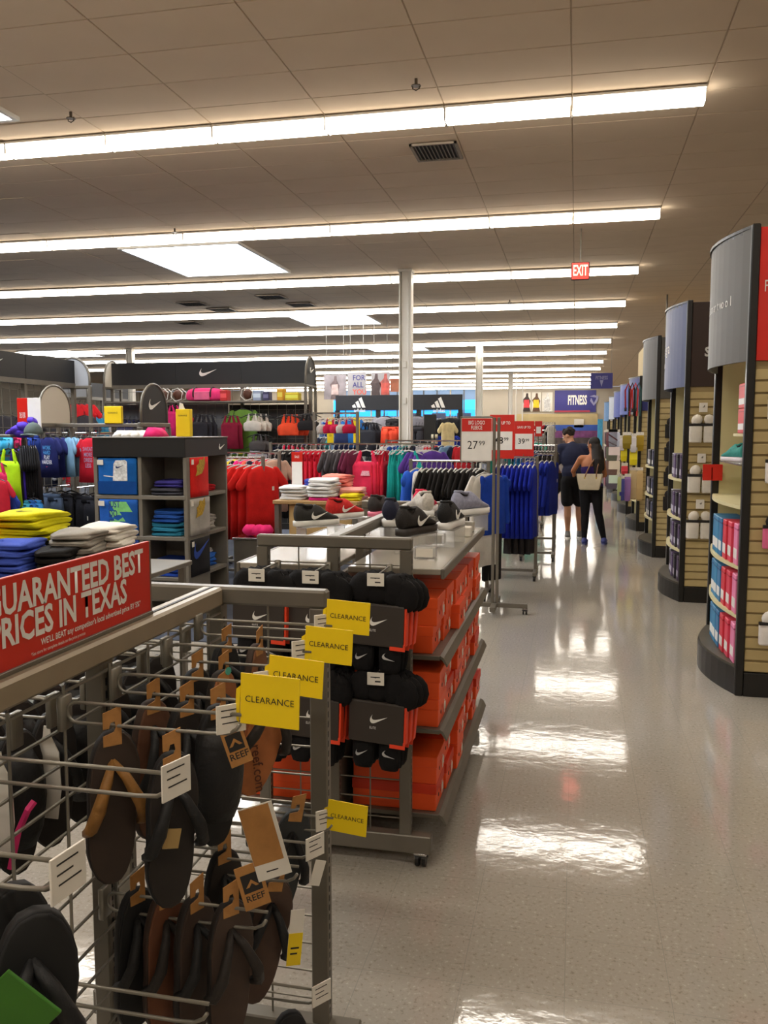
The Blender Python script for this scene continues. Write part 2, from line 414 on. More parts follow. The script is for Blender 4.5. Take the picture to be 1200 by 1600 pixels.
# ================================================================== front grid gondola with sandals
XC, XW = -.89, -.59                          # centre wall and right-hand face of the gondola row
GH = 1.26
def castor(x, y, parent, h=.05, s=1.0):
    c = part('castor', MB().cbox(x - .022 * s, x + .022 * s, y - .02 * s, y + .02 * s, h - .012, h + .006).tube([(x, y, h), (x, y, h - .02)], .01), BLACKM, parent)
    part('wheel', MB().tube([(x - .020 * s, y + .008, .033 * s), (x - .006 * s, y + .008, .033 * s)], .033 * s, 14).tube([(x + .006 * s, y + .008, .033 * s), (x + .020 * s, y + .008, .033 * s)], .033 * s, 14), BLACKP, c)
    part('axle', MB().tube([(x - .027 * s, y + .008, .033 * s), (x + .027 * s, y + .008, .033 * s)], .007, 8).cbox(x - .024 * s, x + .024 * s, y - .022 * s, y - .014 * s, .05 * s, .058 * s, .001), CHROME, c)
def slotted(mb, x, y, z0, z1, w=.045, d=.035):
    mb.cbox(x - w / 2, x + w / 2, y - d / 2, y + d / 2, z0, z1, .003)
def slots_x(sl, x, y, z0, z1, step=.0254):
    z = z0
    while z < z1: sl.box(x - .0015, x + .0005, y - .007, y - .002, z, z + .014); z += step
def end_panel(g, y, left, right, h=GH, foot=True, zb=.12):
    xc = (left + right) / 2
    part('end_rail', MB().cbox(left - .022, right + .022, y - .02, y + .02, h - .045, h, .006), METAL, g)
    for x in (left, xc, right):
        mb = MB(); slotted(mb, x, y, zb, h - .045); p = part('post', mb, METAL, g)
        sl = MB()
        z = zb + .03
        while z < h - .08:
            sl.box(x - .0095, x - .0055, y - .0182, y - .017, z, z + .014) if False else sl.box(x + .0222, x + .0232, y - .009, y - .003, z, z + .015)
            z += .0254
        part('slot_row', sl, BLACKP, p)
    wr = MB()
    z = zb + .06
    while z < h - .05: wr.tube([(left, y, z), (right, y, z)], .003, 5); z += .075
    for x in ((left + xc) / 2, (right + xc) / 2): wr.tube([(x, y + .004, zb), (x, y + .004, h - .045)], .003, 5)
    part('wire_grid', wr, WIRE, g)
    if foot:
        part('foot_beam', MB().cbox(left - .10, right + .10, y - .025, y + .025, .055, .125, .004), METAL, g)
        for x in (left - .06, right + .06): castor(x, y - .005, g)
g1 = thing('grid_gondola', 'grey wire grid gondola full of hooks in the left foreground', 'display rack', (XC, 1.3, 0))
end_panel(g1, 2.03, -1.165, -.615)
part('top_beam', MB().cbox(XC - .028, XC + .028, .42, 2.01, 1.213, GH, .006), M((150, 136, 114), .38, .25, var=.05, name='beam_top_enamel'), g1)
part('beam_channel', MB().box(XC - .004, XC + .004, .42, 2.01, GH, GH + .0015), BLACKP, g1)
for y in (.47, .97, 1.47):
    mb = MB().cbox(XC - .018, XC + .018, y - .022, y + .022, .12, 1.214, .003); p = part('post', mb, METAL, g1)
    sl = MB(); z = .2
    while z < 1.18: sl.box(XC + .018, XC + .0188, y - .009, y - .004, z, z + .015).box(XC + .018, XC + .0188, y + .004, y + .009, z, z + .015); z += .0254
    part('slot_row', sl, BLACKP, p)
wr = MB(); z = .18
while z < 1.2: wr.tube([(XC + .022, .45, z), (XC + .022, 2.0, z)], .0032, 5); z += .0635
y = .55
while y < 2.0: wr.tube([(XC + .026, y, .13), (XC + .026, y, 1.21)], .0032, 5); y += .1524
part('wire_grid', wr, WIRE, g1)
part('base_rail', MB().cbox(XC - .03, XC + .03, .42, 2.01, .06, .12, .004), METAL, g1)
# red banner standing on the beam
t = thing('price_banner', 'red sign lettered BEST PRICES IN TEXAS standing on the gondola beam', 'sign', (XC, 1.2, GH))
part('board', MB().cbox(XC - .004, XC + .004, .50, 1.675, GH + .002, GH + .158, .001), RED, t)
part('edge_trim', MB().box(XC - .005, XC + .005, 1.675, 1.679, GH + .002, GH + .158), M((120, 104, 92), .5, name='board_edge'), t)
U, V = (0, 1, 0), (0, 0, 1)
text('GUARANTEED BEST', .047, (XC + .0048, 1.645, GH + .119), U, V, WHITE, t, xs=.84, align='RIGHT', bold=.04)
text('PRICES IN TEXAS', .047, (XC + .0048, 1.575, GH + .067), U, V, WHITE, t, xs=.84, align='RIGHT', bold=.04)
text("WE'LL BEAT any competitor's local advertised price BY 5%*", .011, (XC + .0048, 1.63, GH + .032), U, V, WHITE, t, xs=.9, align='RIGHT', bold=.03)
text('*See store for complete details on the price promise', .006, (XC + .0048, 1.42, GH + .017), U, V, WHITE, t, xs=.9, align='RIGHT', bold=.004)
part('sign_channel', MB().cbox(XC - .010, XC + .010, .5, 1.675, GH, GH + .008, .001), METAL, t)

# hooks: a wire loop whose upper arm carries the price plate and whose lower arm the goods
HOOK_UP, HOOK_DN = .0, -.036
hk = MB()
pts = [(.335, 0, 0), (.03, 0, 0)] + [(.03 - .018 * math.sin(a), 0, -.018 + .018 * math.cos(a)) for a in (.4, .8, 1.2, 1.57, 1.95, 2.35, 2.75)] + [(.03, 0, -.036), (.28, 0, -.036), (.31, 0, -.034), (.325, 0, -.026), (.332, 0, -.016)]
hk.tube(pts, .0033, 6)
hk.cbox(.0, .012, -.016, .016, -.05, .012, .002)
hook_me = hk.mesh('hook', True)
plate_me = MB().cbox(.332, .336, -.03, .03, -.032, .012, .001).mesh('price_plate')
HOOKS = [(.80, 1.185), (1.06, 1.180), (1.31, 1.182), (1.48, 1.185), (1.70, 1.190), (1.86, 1.210),
         (1.16, .775), (1.42, .775), (1.60, .77), (1.70, .77), (1.86, .755), (1.45, .42), (1.74, .41), (1.1, .42)]
for y, z in HOOKS:
    h = put('hook', hook_me, WIRE, g1, Vector((XC + .022, y, z)) - g1.location)
# price plates at the tips of some hooks, and the yellow tags
def plate(y, z, lab, tilt=0.0, s=1.0, yaw=0.5):
    px_ = -.552 if yaw >= .85 else -.529
    t = thing('price_plate', lab, 'price tag', (px_, y, z), 0, 'white hook price tags')
    t.rotation_euler = (tilt, 0, -abs(yaw) * .9)
    part('card', MB().cbox(-.0015, .0015, -.026 * s, .026 * s, -.035 * s, .014 * s, .0005), PAPER, t, world=False)
    ln = MB()
    for k, (a, b) in enumerate(((-.018, .014), (-.018, .006), (-.016, .018))): ln.box(.0016, .002, a * s, b * s, (.004 - .011 * k) * s, (.0058 - .011 * k) * s)
    part('print_lines', ln, INK, t, world=False)
    return t
def ctag(y, z, lab, w=.072, h=.062, dx=.0, rz=-.05, roll=.05, tilt=0):
    """square yellow card facing the shopper, folded over the hook tip"""
    w *= 1.3; h *= 1.13
    t = thing('clearance_tag', lab, 'price tag', (-.545 + dx, y, z), 0, 'yellow clearance tags on the hooks')
    t.rotation_euler = (tilt, roll, rz)
    part('card', MB().cbox(0, w, -.0012, .0012, -h, 0, .0004), YEL, t, world=False)
    text('CLEARANCE', w * .105, (w * .5, -.0022, -h * .5), (1, 0, 0), (0, 0, 1), INK, t, xs=1.0, bold=-.002, world=False)
    part('fold_strip', MB().add([(0, -.001, -h * .25), (-.010, .004, -h * .35), (-.013, .006, -h * .95), (-.004, .002, -h)], [(0, 1, 2, 3)]).add(
        [(0, .001, -h * .25), (-.010, .006, -h * .35), (-.013, .008, -h * .95), (-.004, .004, -h)], [(0, 3, 2, 1)]), YEL, t, world=False)
    return t
ctag(1.86, 1.272, 'yellow CLEARANCE tag highest and farthest of the four on the upper hooks', w=.079, h=.066)
ctag(1.70, 1.246, 'yellow CLEARANCE tag second from the back on the upper hooks', w=.080, h=.066)
ctag(1.48, 1.240, 'yellow CLEARANCE tag partly hidden behind the frontmost upper one', w=.082, h=.062, roll=.06)
ctag(1.31, 1.254, 'yellow CLEARANCE tag frontmost and largest on the upper hooks', w=.080, h=.076, roll=.03, dx=.012)
ctag(1.86, .80, 'yellow CLEARANCE tag alone on the lower hook by the corner post', w=.074, h=.066, roll=.07)
plate(1.31, 1.185, 'white price tag behind the frontmost yellow tag', yaw=.9)
plate(1.48, 1.195, 'white price tag left of the half hidden yellow tag', yaw=.9)
plate(1.70, 1.20, 'white price tag beside the second yellow tag', yaw=.9)
plate(1.86, 1.222, 'white price tag beside the highest yellow tag', yaw=.9)
plate(1.06, 1.185, 'large white price tag on the hook above the dark sandals', tilt=.0, s=1.05, yaw=-.35)
plate(.80, 1.185, 'blurred white price tag nearest the viewer at lower left', s=1.05, yaw=-.15)
plate(1.86, .76, 'white price tag on the lower hook by the yellow tag', yaw=.9)
plate(1.70, .775, 'small white price tag at the middle hook tip beside the corner post', yaw=.6)
plate(1.74, .415, 'white price tag on the lowest hook at the corner post', yaw=.7)

# ------------------------------------------------------------------ sandals
def sole_outline(L=.275, W=.098, n=26):
    pts = []
    for k in range(n):
        a = 2 * PI * k / n; c, s_ = math.cos(a), math.sin(a)
        y = L / 2 * c
        w = W / 2 * (1.0 + .06 * c - .16 * math.exp(-((c + .05) / .35) ** 2)) * (abs(s_) ** .8) * (1 if s_ >= 0 else -1)
        pts.append((w + .006 * math.sin(c * 2), y))
    return pts
SO = sole_outline()
def ring(sc, x, zofs=0): return [(x, a * sc, b * (1 - (1 - sc) * .4) + zofs) for a, b in SO]
# hanging: length along z, footbed facing +x, hung by the toe strap (toe up)
sole_me = MB().loft([ring(.94, -.012), ring(1, -.008), ring(1, .002), ring(.985, .006)]).mesh('outsole', True)
foot_me = MB().loft([ring(.96, .0055), ring(.95, .009), ring(.9, .0102)]).mesh('footbed', True)
st = MB()
for sg in (-1, 1):
    st.tube([(.008, 0, .085), (.03, sg * .016, .06), (.042, sg * .036, .015), (.028, sg * .046, -.02), (.002, sg * .047, -.035)], [.006, .009, .012, .011, .008], 6)
strap_me = st.mesh('strap', True)
cup = MB()
for i in range(1):
    rings = []
    for k in range(7):
        z = .10 - .03 * k; r = [.028, .042, .049, .05, .047, .042, .03][k]
        rings.append([(.006 + max(0, math.sin(PI * j / 8)) * r * .95, math.cos(PI * j / 8) * r, z) for j in range(9)] + [(.002, math.cos(PI * (8 - j) / 8) * r * .9, z) for j in range(1, 8)])
    cup.loft(rings)
clog_me = cup.mesh('upper', True)
hg = MB().prism([(-.022, 0), (.022, 0), (.022, .035), (.022, .11), (-.022, .095), (-.022, .05), (-.008, .05), (-.004, .066), (.006, .068), (.009, .05), (.004, .038), (-.022, .03)], (.0, 0, 0), (0, 1, 0), (0, 0, 1), .002)
hang_me = hg.mesh('card_hanger')
def sandal(x, y, z, lab, sole, bed, strap, kind='thong', rx=0.0, rz=0.0, hanger=True, emblem=None, group='sandals hanging on the gondola hooks', rt=0.0):
    """z = hook height; sandal hangs below it"""
    t = thing('hanging_sandal', lab, 'sandal', (x, y, z), 0, group); t.rotation_euler = (rx, rt, -.25 - 1.1 * rz)
    dz = -.165
    put('outsole', sole_me, cloth(sole) if False else M(sole, .7, var=.15, scale=30), t, (0, 0, dz))
    put('footbed', foot_me, M(bed, .75, var=.15, scale=25), t, (0, 0, dz))
    put('strap' if kind == 'thong' else 'upper', strap_me if kind == 'thong' else clog_me, M(strap, .65, var=.15, scale=40, bump=.3), t, (0, 0, dz))
    if hanger:
        put('card_hanger', hang_me, KRAFT, t, (.010, 0, -.052)).scale = (1, .72, .62)
    if emblem:
        text(emblem, .022, (.0115, .0, dz - .07), (0, .35, -1), (0, 1, .35), M((92, 46, 22), .7), t, bold=.01, name='stamped_lettering', world=False)
    return t
DK, BR, TAN, BLK = (34, 27, 22), (56, 38, 27), (176, 106, 58), (15, 14, 14)
HB = 1.165
sandal(-.80, 1.86, HB + .02, 'black sandal farthest back on the upper hooks', BLK, BLK, BLK, rz=.1)
sandal(-.72, 1.86, HB + .02, 'brown sandal with kraft hanger at the back upper hook', BR, (120, 76, 44), DK, rz=-.15)
sandal(-.80, 1.70, HB, 'black thong sandal near the wall on the second hook from the back', BLK, DK, BLK, rz=.15)
tq = sandal(-.74, 1.70, HB, 'tan sandal with turquoise dot on its card hanger', DK, (150, 92, 50), BLK, rz=.05)
part('turquoise_dot', MB().tube([(.012, .012, -.03), (.014, .012, -.03)], .009, 10), M((70, 170, 150), .6), tq, False, False)
sandal(-.60, 1.70, HB, 'tan leather sandal with stamped lettering hanging under the yellow tags', (150, 84, 44), TAN, DK, emblem='reef.com', rz=.62, rx=-.22, rt=.1)
sandal(-.79, 1.48, HB, 'dark brown sandal with rounded brown toe on the third upper hook', BR, (96, 60, 38), BLK, rz=.1)
sandal(-.72, 1.48, HB, 'black sandal behind a kraft hanger on the third upper hook', BLK, DK, BLK, rz=.2)
sandal(-.655, 1.48, HB, 'black textured slide hanging in the middle of the upper row', BLK, BLK, (20, 19, 19), kind='clog', rz=.35)
sandal(-.775, 1.31, HB, 'dark brown sandal with crossed tan straps by the grid', DK, (54, 40, 30), (140, 96, 40), rz=.45)
sandal(-.665, 1.31, HB - .03, 'near black sandal with small beige label on its sole', BLK, DK, BLK, rz=.45)
sandal(-.62, .82, HB, 'very dark sandal nearest the viewer at the left edge', BLK, BLK, BLK, rz=.3, hanger=False)
sandal(-.565, .78, HB, 'very dark thong sandal just behind the nearest white price tag', BLK, BLK, BLK, rz=.5, hanger=False)
sandal(-.72, .80, HB, 'very dark slide behind the nearest sandal at the left edge', BLK, DK, BLK, kind='clog', rz=.2, hanger=False)
HB2 = .815
sandal(-.80, 1.42, HB2, 'black sandal nearest the grid in the lower row', BLK, BLK, BLK, rz=.2)
sandal(-.74, 1.42, HB2, 'brown sandal leaning in the lower row', BR, (104, 60, 34), DK, rz=.25)
sandal(-.68, 1.42, HB2, 'dark brown thong sandal in the middle of the lower row', DK, (60, 44, 34), BLK, rz=.15)
sandal(-.61, 1.42, HB2, 'dark sandal with long paper tags in front of the lower row', DK, (66, 50, 40), DK, rz=.4)
sandal(-.70, 1.60, HB2, 'black sandal behind the folded white leaflet', BLK, DK, BLK, rz=.3)
sandal(-.60, 1.66, .735, 'brown sandal with yellow sticker at the lower hook tip', BR, (74, 54, 42), BLK, rz=.7, rx=-.18)
sandal(-.62, 1.86, .795, 'dark grey sandal with white sticker beside the corner post', (40, 42, 42), (48, 50, 50), BLK, rz=.7, rx=-.2)
sandal(-.61, 1.74, .375, 'black round-toed slide at the very bottom by the corner post', BLK, (28, 28, 30), BLK, kind='clog', rz=.6, hanger=False)
sandal(-.66, 1.45, .375, 'black slide low on the bottom hook', BLK, BLK, BLK, kind='clog', rz=.4, hanger=False)
# dark goods hung on the far side of the grid
for r_, (zz, ys) in enumerate(((1.13, [.70 + .11 * k for k in range(12)]), (.74, [.70 + .11 * k for k in range(6)]))):
    for k, y in enumerate(ys):
        put('hook', hook_me, WIRE, g1, Vector((XC - .022, y, zz + .036)) - g1.location, (0, 0, PI))
        for j in range(2):
            sandal(-1.0 - .11 * j, y + .05 * j, zz, '%s dark sandal behind the grid, %s from the near end, %s row' % (('inner', 'outer')[j], ORD[k + 1], ('upper', 'lower')[r_]), BLK, DK, BLK, kind=('clog', 'thong')[(k + j) % 2], rz=.3 + .1 * (k % 3), hanger=False)
# loose paper tags on the sandals
def slip(loc, rot, w, h, mat, lab, name='paper_tag', grp=None, extra=None):
    t = thing(name, lab, 'tag', loc, 0, grp); t.rotation_euler = rot
    part('card', MB().cbox(-w / 2, w / 2, -.001, .001, -h, 0, .0004), mat, t, world=False)
    if extra: extra(t, w, h)
    return t
def leaflet(t, w, h):
    part('cover_print', MB().box(-w / 2 + .0005, w / 2 - .007, -.0016, -.001, -h * .78, -.002), KRAFT, t, world=False)
    part('barcode_print', MB().box(-w * .2, w * .15, -.0016, -.001, -h * .9, -h * .885), INK, t, world=False)
def stick(t, w, h):
    part('yellow_sticker', MB().box(-w / 2, w / 2, -.0018, -.001, -h, -h * .42), YEL, t, world=False)
    part('print_lines', MB().box(-w * .3, w * .3, -.0022, -.0018, -h * .7, -h * .67).box(-w * .3, w * .2, -.0022, -.0018, -h * .8, -h * .77), INK, t, world=False)
def logo(t, w, h):
    part('print_panel', MB().box(-w * .36, w * .36, -.0018, -.001, -h * .62, -h * .2), INK, t, world=False)
    part('mountain_mark', MB().prism([(-.012, 0), (0, .014), (.012, 0), (.006, 0), (0, .007), (-.006, 0)], (0, -.0018, -h * .5), (1, 0, 0), (0, 0, 1), .0004), KRAFT, t, world=False)
    text('REEF', .012, (0, -.0014, -h * .76), (1, 0, 0), (0, 0, 1), INK, t, bold=.02, world=False)
slip((-.548, 1.40, .985), (.05, -.25, .35), .062, .145, PAPER, 'folded leaflet with wooden picture hanging below the tan sandal', 'leaflet', extra=leaflet)
slip((-.565, 1.40, .872), (0, -.25, .5), .048, .085, KRAFT, 'kraft card with black mountain mark hanging on the lower row', 'card_tag', extra=logo)
slip((-.585, 1.38, 1.135), (0, -.3, .5), .040, .075, KRAFT, 'kraft card with dark printed bars under the front upper hook', 'card_tag', extra=logo)
slip((-.545, 1.63, .66), (0, .1, .55), .030, .12, PAPER, 'white tag with yellow sticker on the brown sandal', 'price_sticker', extra=stick)
slip((-.555, 1.83, .665), (0, .3, .6), .026, .06, PAPER, 'small white sticker on the dark grey sandal', 'price_sticker')
slip((-.60, 1.36, .52), (0, -.05, .2), .042, .10, KRAFT, 'brown string tag low in the bottom sandal row', 'paper_tag')
slip((-.59, 1.34, .44), (0, -.35, .3), .034, .075, PAPER, 'white slanting tag at the bottom of the sandal row', 'paper_tag')
slip((-.648, 1.285, .985), (0, .2, .75), .028, .034, M((170, 140, 84), .6, name='beige_label'), 'small beige label on the near black sandal', 'sandal_label')
for x, y, z, l in ((-.83, 1.22, 1.10, 'white paper hanger behind the grid on the left'), (-.86, 1.40, 1.08, 'pale tapered hanger seen through the grid wires'), (-.84, 1.12, 1.0, 'pale paper sleeve beside the pink strap on the left')):
    t = thing('paper_hanger', l, 'hanger', (x - .10, y, z)); part('sleeve', MB().loft([[(-.012 * s, -.001, a), (.012 * s, -.001, a), (.012 * s, .001, a), (-.012 * s, .001, a)] for a, s in ((.02, .5), (0, .7), (-.03, 2.0), (-.1, 2.2), (-.16, 1.4))]), PAPER, t, world=False)
t = thing('pink_strap', 'bright pink strap poking out among the left hangers', 'strap', (-.90, 1.2, .99)); part('band', MB().tube([(0, 0, -.06), (.01, .01, 0), (.03, .01, .04), (.035, .02, .05)], .006, 6), M((214, 40, 110), .6), t, world=False)
t = thing('green_card', 'green card corner at the bottom left edge', 'card', (-.525, .73, 1.085)); t.rotation_euler = (.2, .75, .3)
part('card', MB().cbox(-.035, .035, -.002, .002, -.09, .0, .001), M((52, 110, 14), .6, name='green_card'), t, world=False)
# ================================================================== shoe gondola
g2 = thing('shoe_gondola', 'grey rolling gondola with shelves of orange shoe boxes', 'display rack', (XC, 3.9, 0))
end_panel(g2, 3.11, -1.165, -.605)
end_panel(g2, 4.78, -1.165, -.605)
part('top_beam', MB().cbox(XC - .025, XC + .025, 3.13, 4.76, 1.215, GH, .006), METAL, g2)
for y in (3.55, 4.1):
    part('post', MB().cbox(XC - .018, XC + .018, y - .022, y + .022, .12, 1.214, .003), METAL, g2)
part('back_panel', MB().box(XC - .008, XC + .008, 3.14, 4.76, .13, 1.10), M((112, 106, 96), .6, .2, name='grey_panel'), g2)
SLAB = M((158, 150, 136), .25, .0, var=.05, scale=3, coat=.3, name='grey_laminate')
for sg, x0, x1 in ((1, XC + .03, -.49), (-1, -1.31, XC - .03)):
    part('top_shelf', MB().cbox(x0, x1, 3.22, 4.70, 1.105, 1.128, .003), SLAB, g2)
    part('shelf_lip', MB().cbox(x1 - .003 if sg > 0 else x0 - .012, x1 + .012 if sg > 0 else x0 + .003, 3.215, 4.705, 1.09, 1.13, .004), METAL, g2)
    for z in (.795, .505, .165):
        part('shelf', MB().cbox(x0, x1, 3.20, 4.70, z - .018, z, .002), METAL, g2)
        lx = x1 if sg > 0 else x0
        part('shelf_lip', MB().prism([(0, .003), (.014, -.005), (.030, -.036), (.026, -.040), (.008, -.014), (0, -.01)], (lx if sg > 0 else lx, 3.195, z), (sg, 0, 0), (0, 0, 1), -1.51 * sg), METAL, g2)
part('base_rail', MB().cbox(XC - .03, XC + .03, 3.13, 4.76, .06, .12, .004), METAL, g2)
# ---- shoe boxes
BX, BY, BZ = .335, .205, .1085
box_me = MB().cbox(-BX / 2, BX / 2, -BY / 2, BY / 2, 0, BZ - .002, .002).mesh('box_body')
lid_me = MB().cbox(-BX / 2 - .003, BX / 2 + .003, -BY / 2 - .003, BY / 2 + .003, BZ * .62, BZ, .002).prism([(-.02, 0), (.035, 0), (.005, -.03)], (BX / 2 + .0032, 0, BZ * .62), (0, 1, 0), (0, 0, 1), .0012).mesh('lid')
lab_me = MB().box(BX / 2 + .001, BX / 2 + .0018, .045, .062, .012, .065).box(BX / 2 + .001, BX / 2 + .0018, .066, .088, .02, .05).mesh('size_label')
dot_me = MB().tube([(BX / 2, -.03, .04), (BX / 2 + .0014, -.03, .04)], .008, 8).mesh('finger_hole')
ORANGE2 = M((214, 54, 18), .5, var=.07, scale=6, name='orange_lid_board')
def shoe_box(x, y, z, rz, lab, side=1):
    t = thing('shoe_box', lab, 'shoe box', (x, y, z), rz + (0 if side > 0 else PI), 'orange shoe boxes')
    put('box_body', box_me, ORANGE, t); put('lid', lid_me, ORANGE2 if random.random() < .3 else ORANGE, t)
    put('size_label', lab_me, PAPER, t); put('finger_hole', dot_me, BLACKP, t)
LEV = {0: 'bottom', 1: 'middle', 2: 'top'}
for li, z in enumerate((.1655, .5055, .7955)):
    for lv in range(2 if li != 0 else 3):
        y = 3.33
        for k in range(6):
            if li == 0 and lv == 2 and k not in (2, 3, 5): y += .222; continue
            jx = random.uniform(-.012, .012) + (.018 if k % 3 == 2 else 0)
            shoe_box(-.672 + jx - (.012 if (li == 2 and k == 0) else 0), y, z + lv * (BZ + .0006), 0,
                     'orange shoe box, %s from near end, %s layer, %s aisle-side shelf' % (ORD[k + 1], ['lowest', 'second', 'third'][lv], LEV[li]))
            y += .222
for li, z in enumerate((.1655, .5055, .7955)):
    for lv in range(2):
        for k in range(2):
            shoe_box(-1.105 + random.uniform(-.01, .01), 3.33 + .222 * k, z + lv * (BZ + .0006), 0,
                     'orange shoe box on the %s far-side shelf, %s layer, %s from the end panel' % (LEV[li], ['lower', 'upper'][lv], ORD[k + 1]), -1)
# ---- socks on the end panel
def wob(mb, seed, amp):
    rnd = random.Random(seed)
    mb.v = [(a + rnd.uniform(-amp, amp), b + rnd.uniform(-amp, amp), c + rnd.uniform(-amp, amp)) for a, b, c in mb.v]; return mb
cu = MB()
for dx in (-.055, .0, .055): cu.ell((dx, .0, -.03), (.055, .030, .045), 10, 6, Matrix.Rotation(dx * 6, 3, 'Y'))
cu.ell((.09, 0, -.045), (.05, .028, .05), 10, 6)
cuff_me = wob(cu, 3, .003).mesh('sock_cuffs', True)
band_me = MB().loft([[(x * s, -.02 * q, z), (x * s + .002, .012, z), (-x * s, .012, z), (-x * s, -.02 * q, z)] for z, s, q, x in ((-.07, 1, 1, .095), (-.075, 1.02, 1.1, .095), (-.185, 1.02, 1.1, .095), (-.19, 1, 1, .095))]).mesh('cardboard_band')
edge_me = MB().cbox(.0965, .105, -.018, .012, -.185, -.075, .002).cbox(.05, .104, -.0215, -.018, -.198, -.178, .001).mesh('orange_edge')
toe = MB()
for dx in (-.05, .045): toe.loft([[(dx + .040 * s * math.cos(a), .002 + .014 * math.sin(a), z) for a in [2 * PI * k / 10 for k in range(10)]] for z, s in ((-.17, 1), (-.22, 1), (-.255, .95), (-.27, .75))])
toe_me = toe.mesh('sock_toes', True)
BAND = M((50, 42, 36), .6, var=.06, name='brown_band'); SOCK = cloth((18, 16, 17)); OEDGE = M((236, 66, 30), .55, name='orange_band_edge')
def sock_pack(x, y, z, rz, rr, lab):
    t = thing('sock_pack', lab, 'socks', (x, y, z + .035), rz, 'black sock packs on the end panel'); t.rotation_euler = (0, rr, rz); t.scale = (1.05, 1, 1.24)
    put('sock_cuffs', cuff_me, SOCK, t); b = put('cardboard_band', band_me, BAND, t); put('orange_edge', edge_me, OEDGE, t); put('sock_toes', toe_me, SOCK, t)
    swoosh(.062, (.01, -.0235, -.12), (1, 0, 0), (0, 0, 1), WHITE, t, .001, False)
    text('ELITE', .007, (-.01, -.0245, -.145), (1, 0, 0), (0, 0, 1), WHITE, t, world=False)
    for dx, a in ((-.05, .1), (.045, -.5)):
        swoosh(.045, (dx, -.0165, -.225), (math.cos(a), 0, math.sin(a)), (-math.sin(a), 0, math.cos(a)), M((176, 174, 172), .6), t, .001, False)
    return t
SH = MB(); SH.tube([(0, .12, .0), (0, -.10, .0), (0, -.115, .012)], .004, 6).tube([(0, .12, .04), (0, -.09, .04), (0, -.12, .03)], .003, 6).cbox(-.012, .012, .10, .115, -.03, .05)
shk = SH.mesh('hook', True)
cols = [(-1.10, 'left'), (-.90, 'middle'), (-.665, 'right')]
for cx, cn in cols:
    for z, rn in ((1.115, 'upper'), (.765, 'lower')):
        put('hook', shk, WIRE, g2, Vector((cx, 2.98, z)) - g2.location)
        for k in range(3):
            sock_pack(cx + .012 * k + .004, 2.90 + .045 * k, z - .01 - .004 * k, -.12 + .02 * k, .06 + .03 * (k - 1),
                      'black sock pack, %s of three on the %s %s hook' % (['front one', 'second', 'rear one'][k], rn, cn))
        t = thing('price_plate', 'white price card on the %s %s sock hook' % (rn, cn), 'price tag', (cx, 2.862, z + .03), 0, 'white cards on the sock hooks')
        part('card', MB().cbox(-.030, .030, -.002, .002, -.025, .02, .0006), PAPER, t, world=False)
        part('print_lines', MB().box(-.018, .016, -.0026, -.002, .002, .005).box(-.002, .018, -.0026, -.002, -.014, -.009), INK, t, world=False)
# ---- display shoes
def shoe_meshes():
    n = 14
    def ringp(y, hw, z0, z1, zz=None):
        return [(hw * math.cos(2 * PI * k / n), y, (z0 + z1) / 2 + (z1 - z0) / 2 * math.sin(2 * PI * k / n)) for k in range(n)]
    out = [(-.002, .024), (.02, .036), (.08, .036), (.14, .036), (.19, .045), (.235, .047), (.265, .038), (.285, .018)]
    so = MB().loft([[(hw * c, y, zz) for c, zz in ((-1, .012), (-1, .004), (-.85, 0), (.85, 0), (1, .004), (1, .012), (1.02, .03), (-1.02, .03))] for y, hw in out])
    up = MB()
    prof = [(.004, .028, .118), (.02, .036, .128), (.06, .037, .105), (.095, .036, .10), (.13, .037, .122), (.165, .039, .106), (.20, .043, .078), (.24, .043, .06), (.268, .033, .05), (.282, .016, .038)]
    up.loft([[(hw * (1 if abs(math.cos(2 * PI * k / n)) < 2 else 1) * math.copysign(abs(math.cos(2 * PI * k / n)) ** .7, math.cos(2 * PI * k / n)) * (1 - .35 * max(0, math.sin(2 * PI * k / n))),
               y, .028 + (top - .028) * (.5 + .5 * math.sin(2 * PI * k / n))) for k in range(n)] for y, hw, top in prof])
    lace = MB()
    for k in range(5): y = .135 + .02 * k; z = .108 - .0115 * k - (.002 * k); lace.tube([(-.018, y, z - .006), (0, y + .004, z + .002), (.018, y, z - .006)], .003, 5)
    col = MB().tube([(.022 * math.cos(a), .062 + .05 * math.sin(a), .112 + (.012 if math.sin(a) < 0 else .002)) for a in [2 * PI * k / 12 for k in range(12)]], .007, 6, True)
    return so.mesh('sole', True), up.mesh('upper', True), lace.mesh('laces', True), col.mesh('collar', True)
so_me, up_me, la_me, co_me = shoe_meshes()
op_me = MB().ell((0, .066, .106), (.021, .046, .012), 12, 6, Matrix.Rotation(-.12, 3, 'X')).mesh('opening', True)
rise_me = MB().cbox(-.05, .05, .02, .26, .0, .004, .001).box(-.05, .05, .02, .024, -.095, 0).box(-.05, .05, .256, .26, -.095, 0).mesh('riser')
GLASSM = None
def acrylic():
    global GLASSM
    if GLASSM: return GLASSM
    m = bpy.data.materials.new('clear_acrylic'); m.use_nodes = True; b = m.node_tree.nodes['Principled BSDF']
    b.inputs['Base Color'].default_value = (.93, .93, .92, 1); b.inputs['Transmission Weight'].default_value = .8; b.inputs['Roughness'].default_value = .15
    GLASSM = m; return m
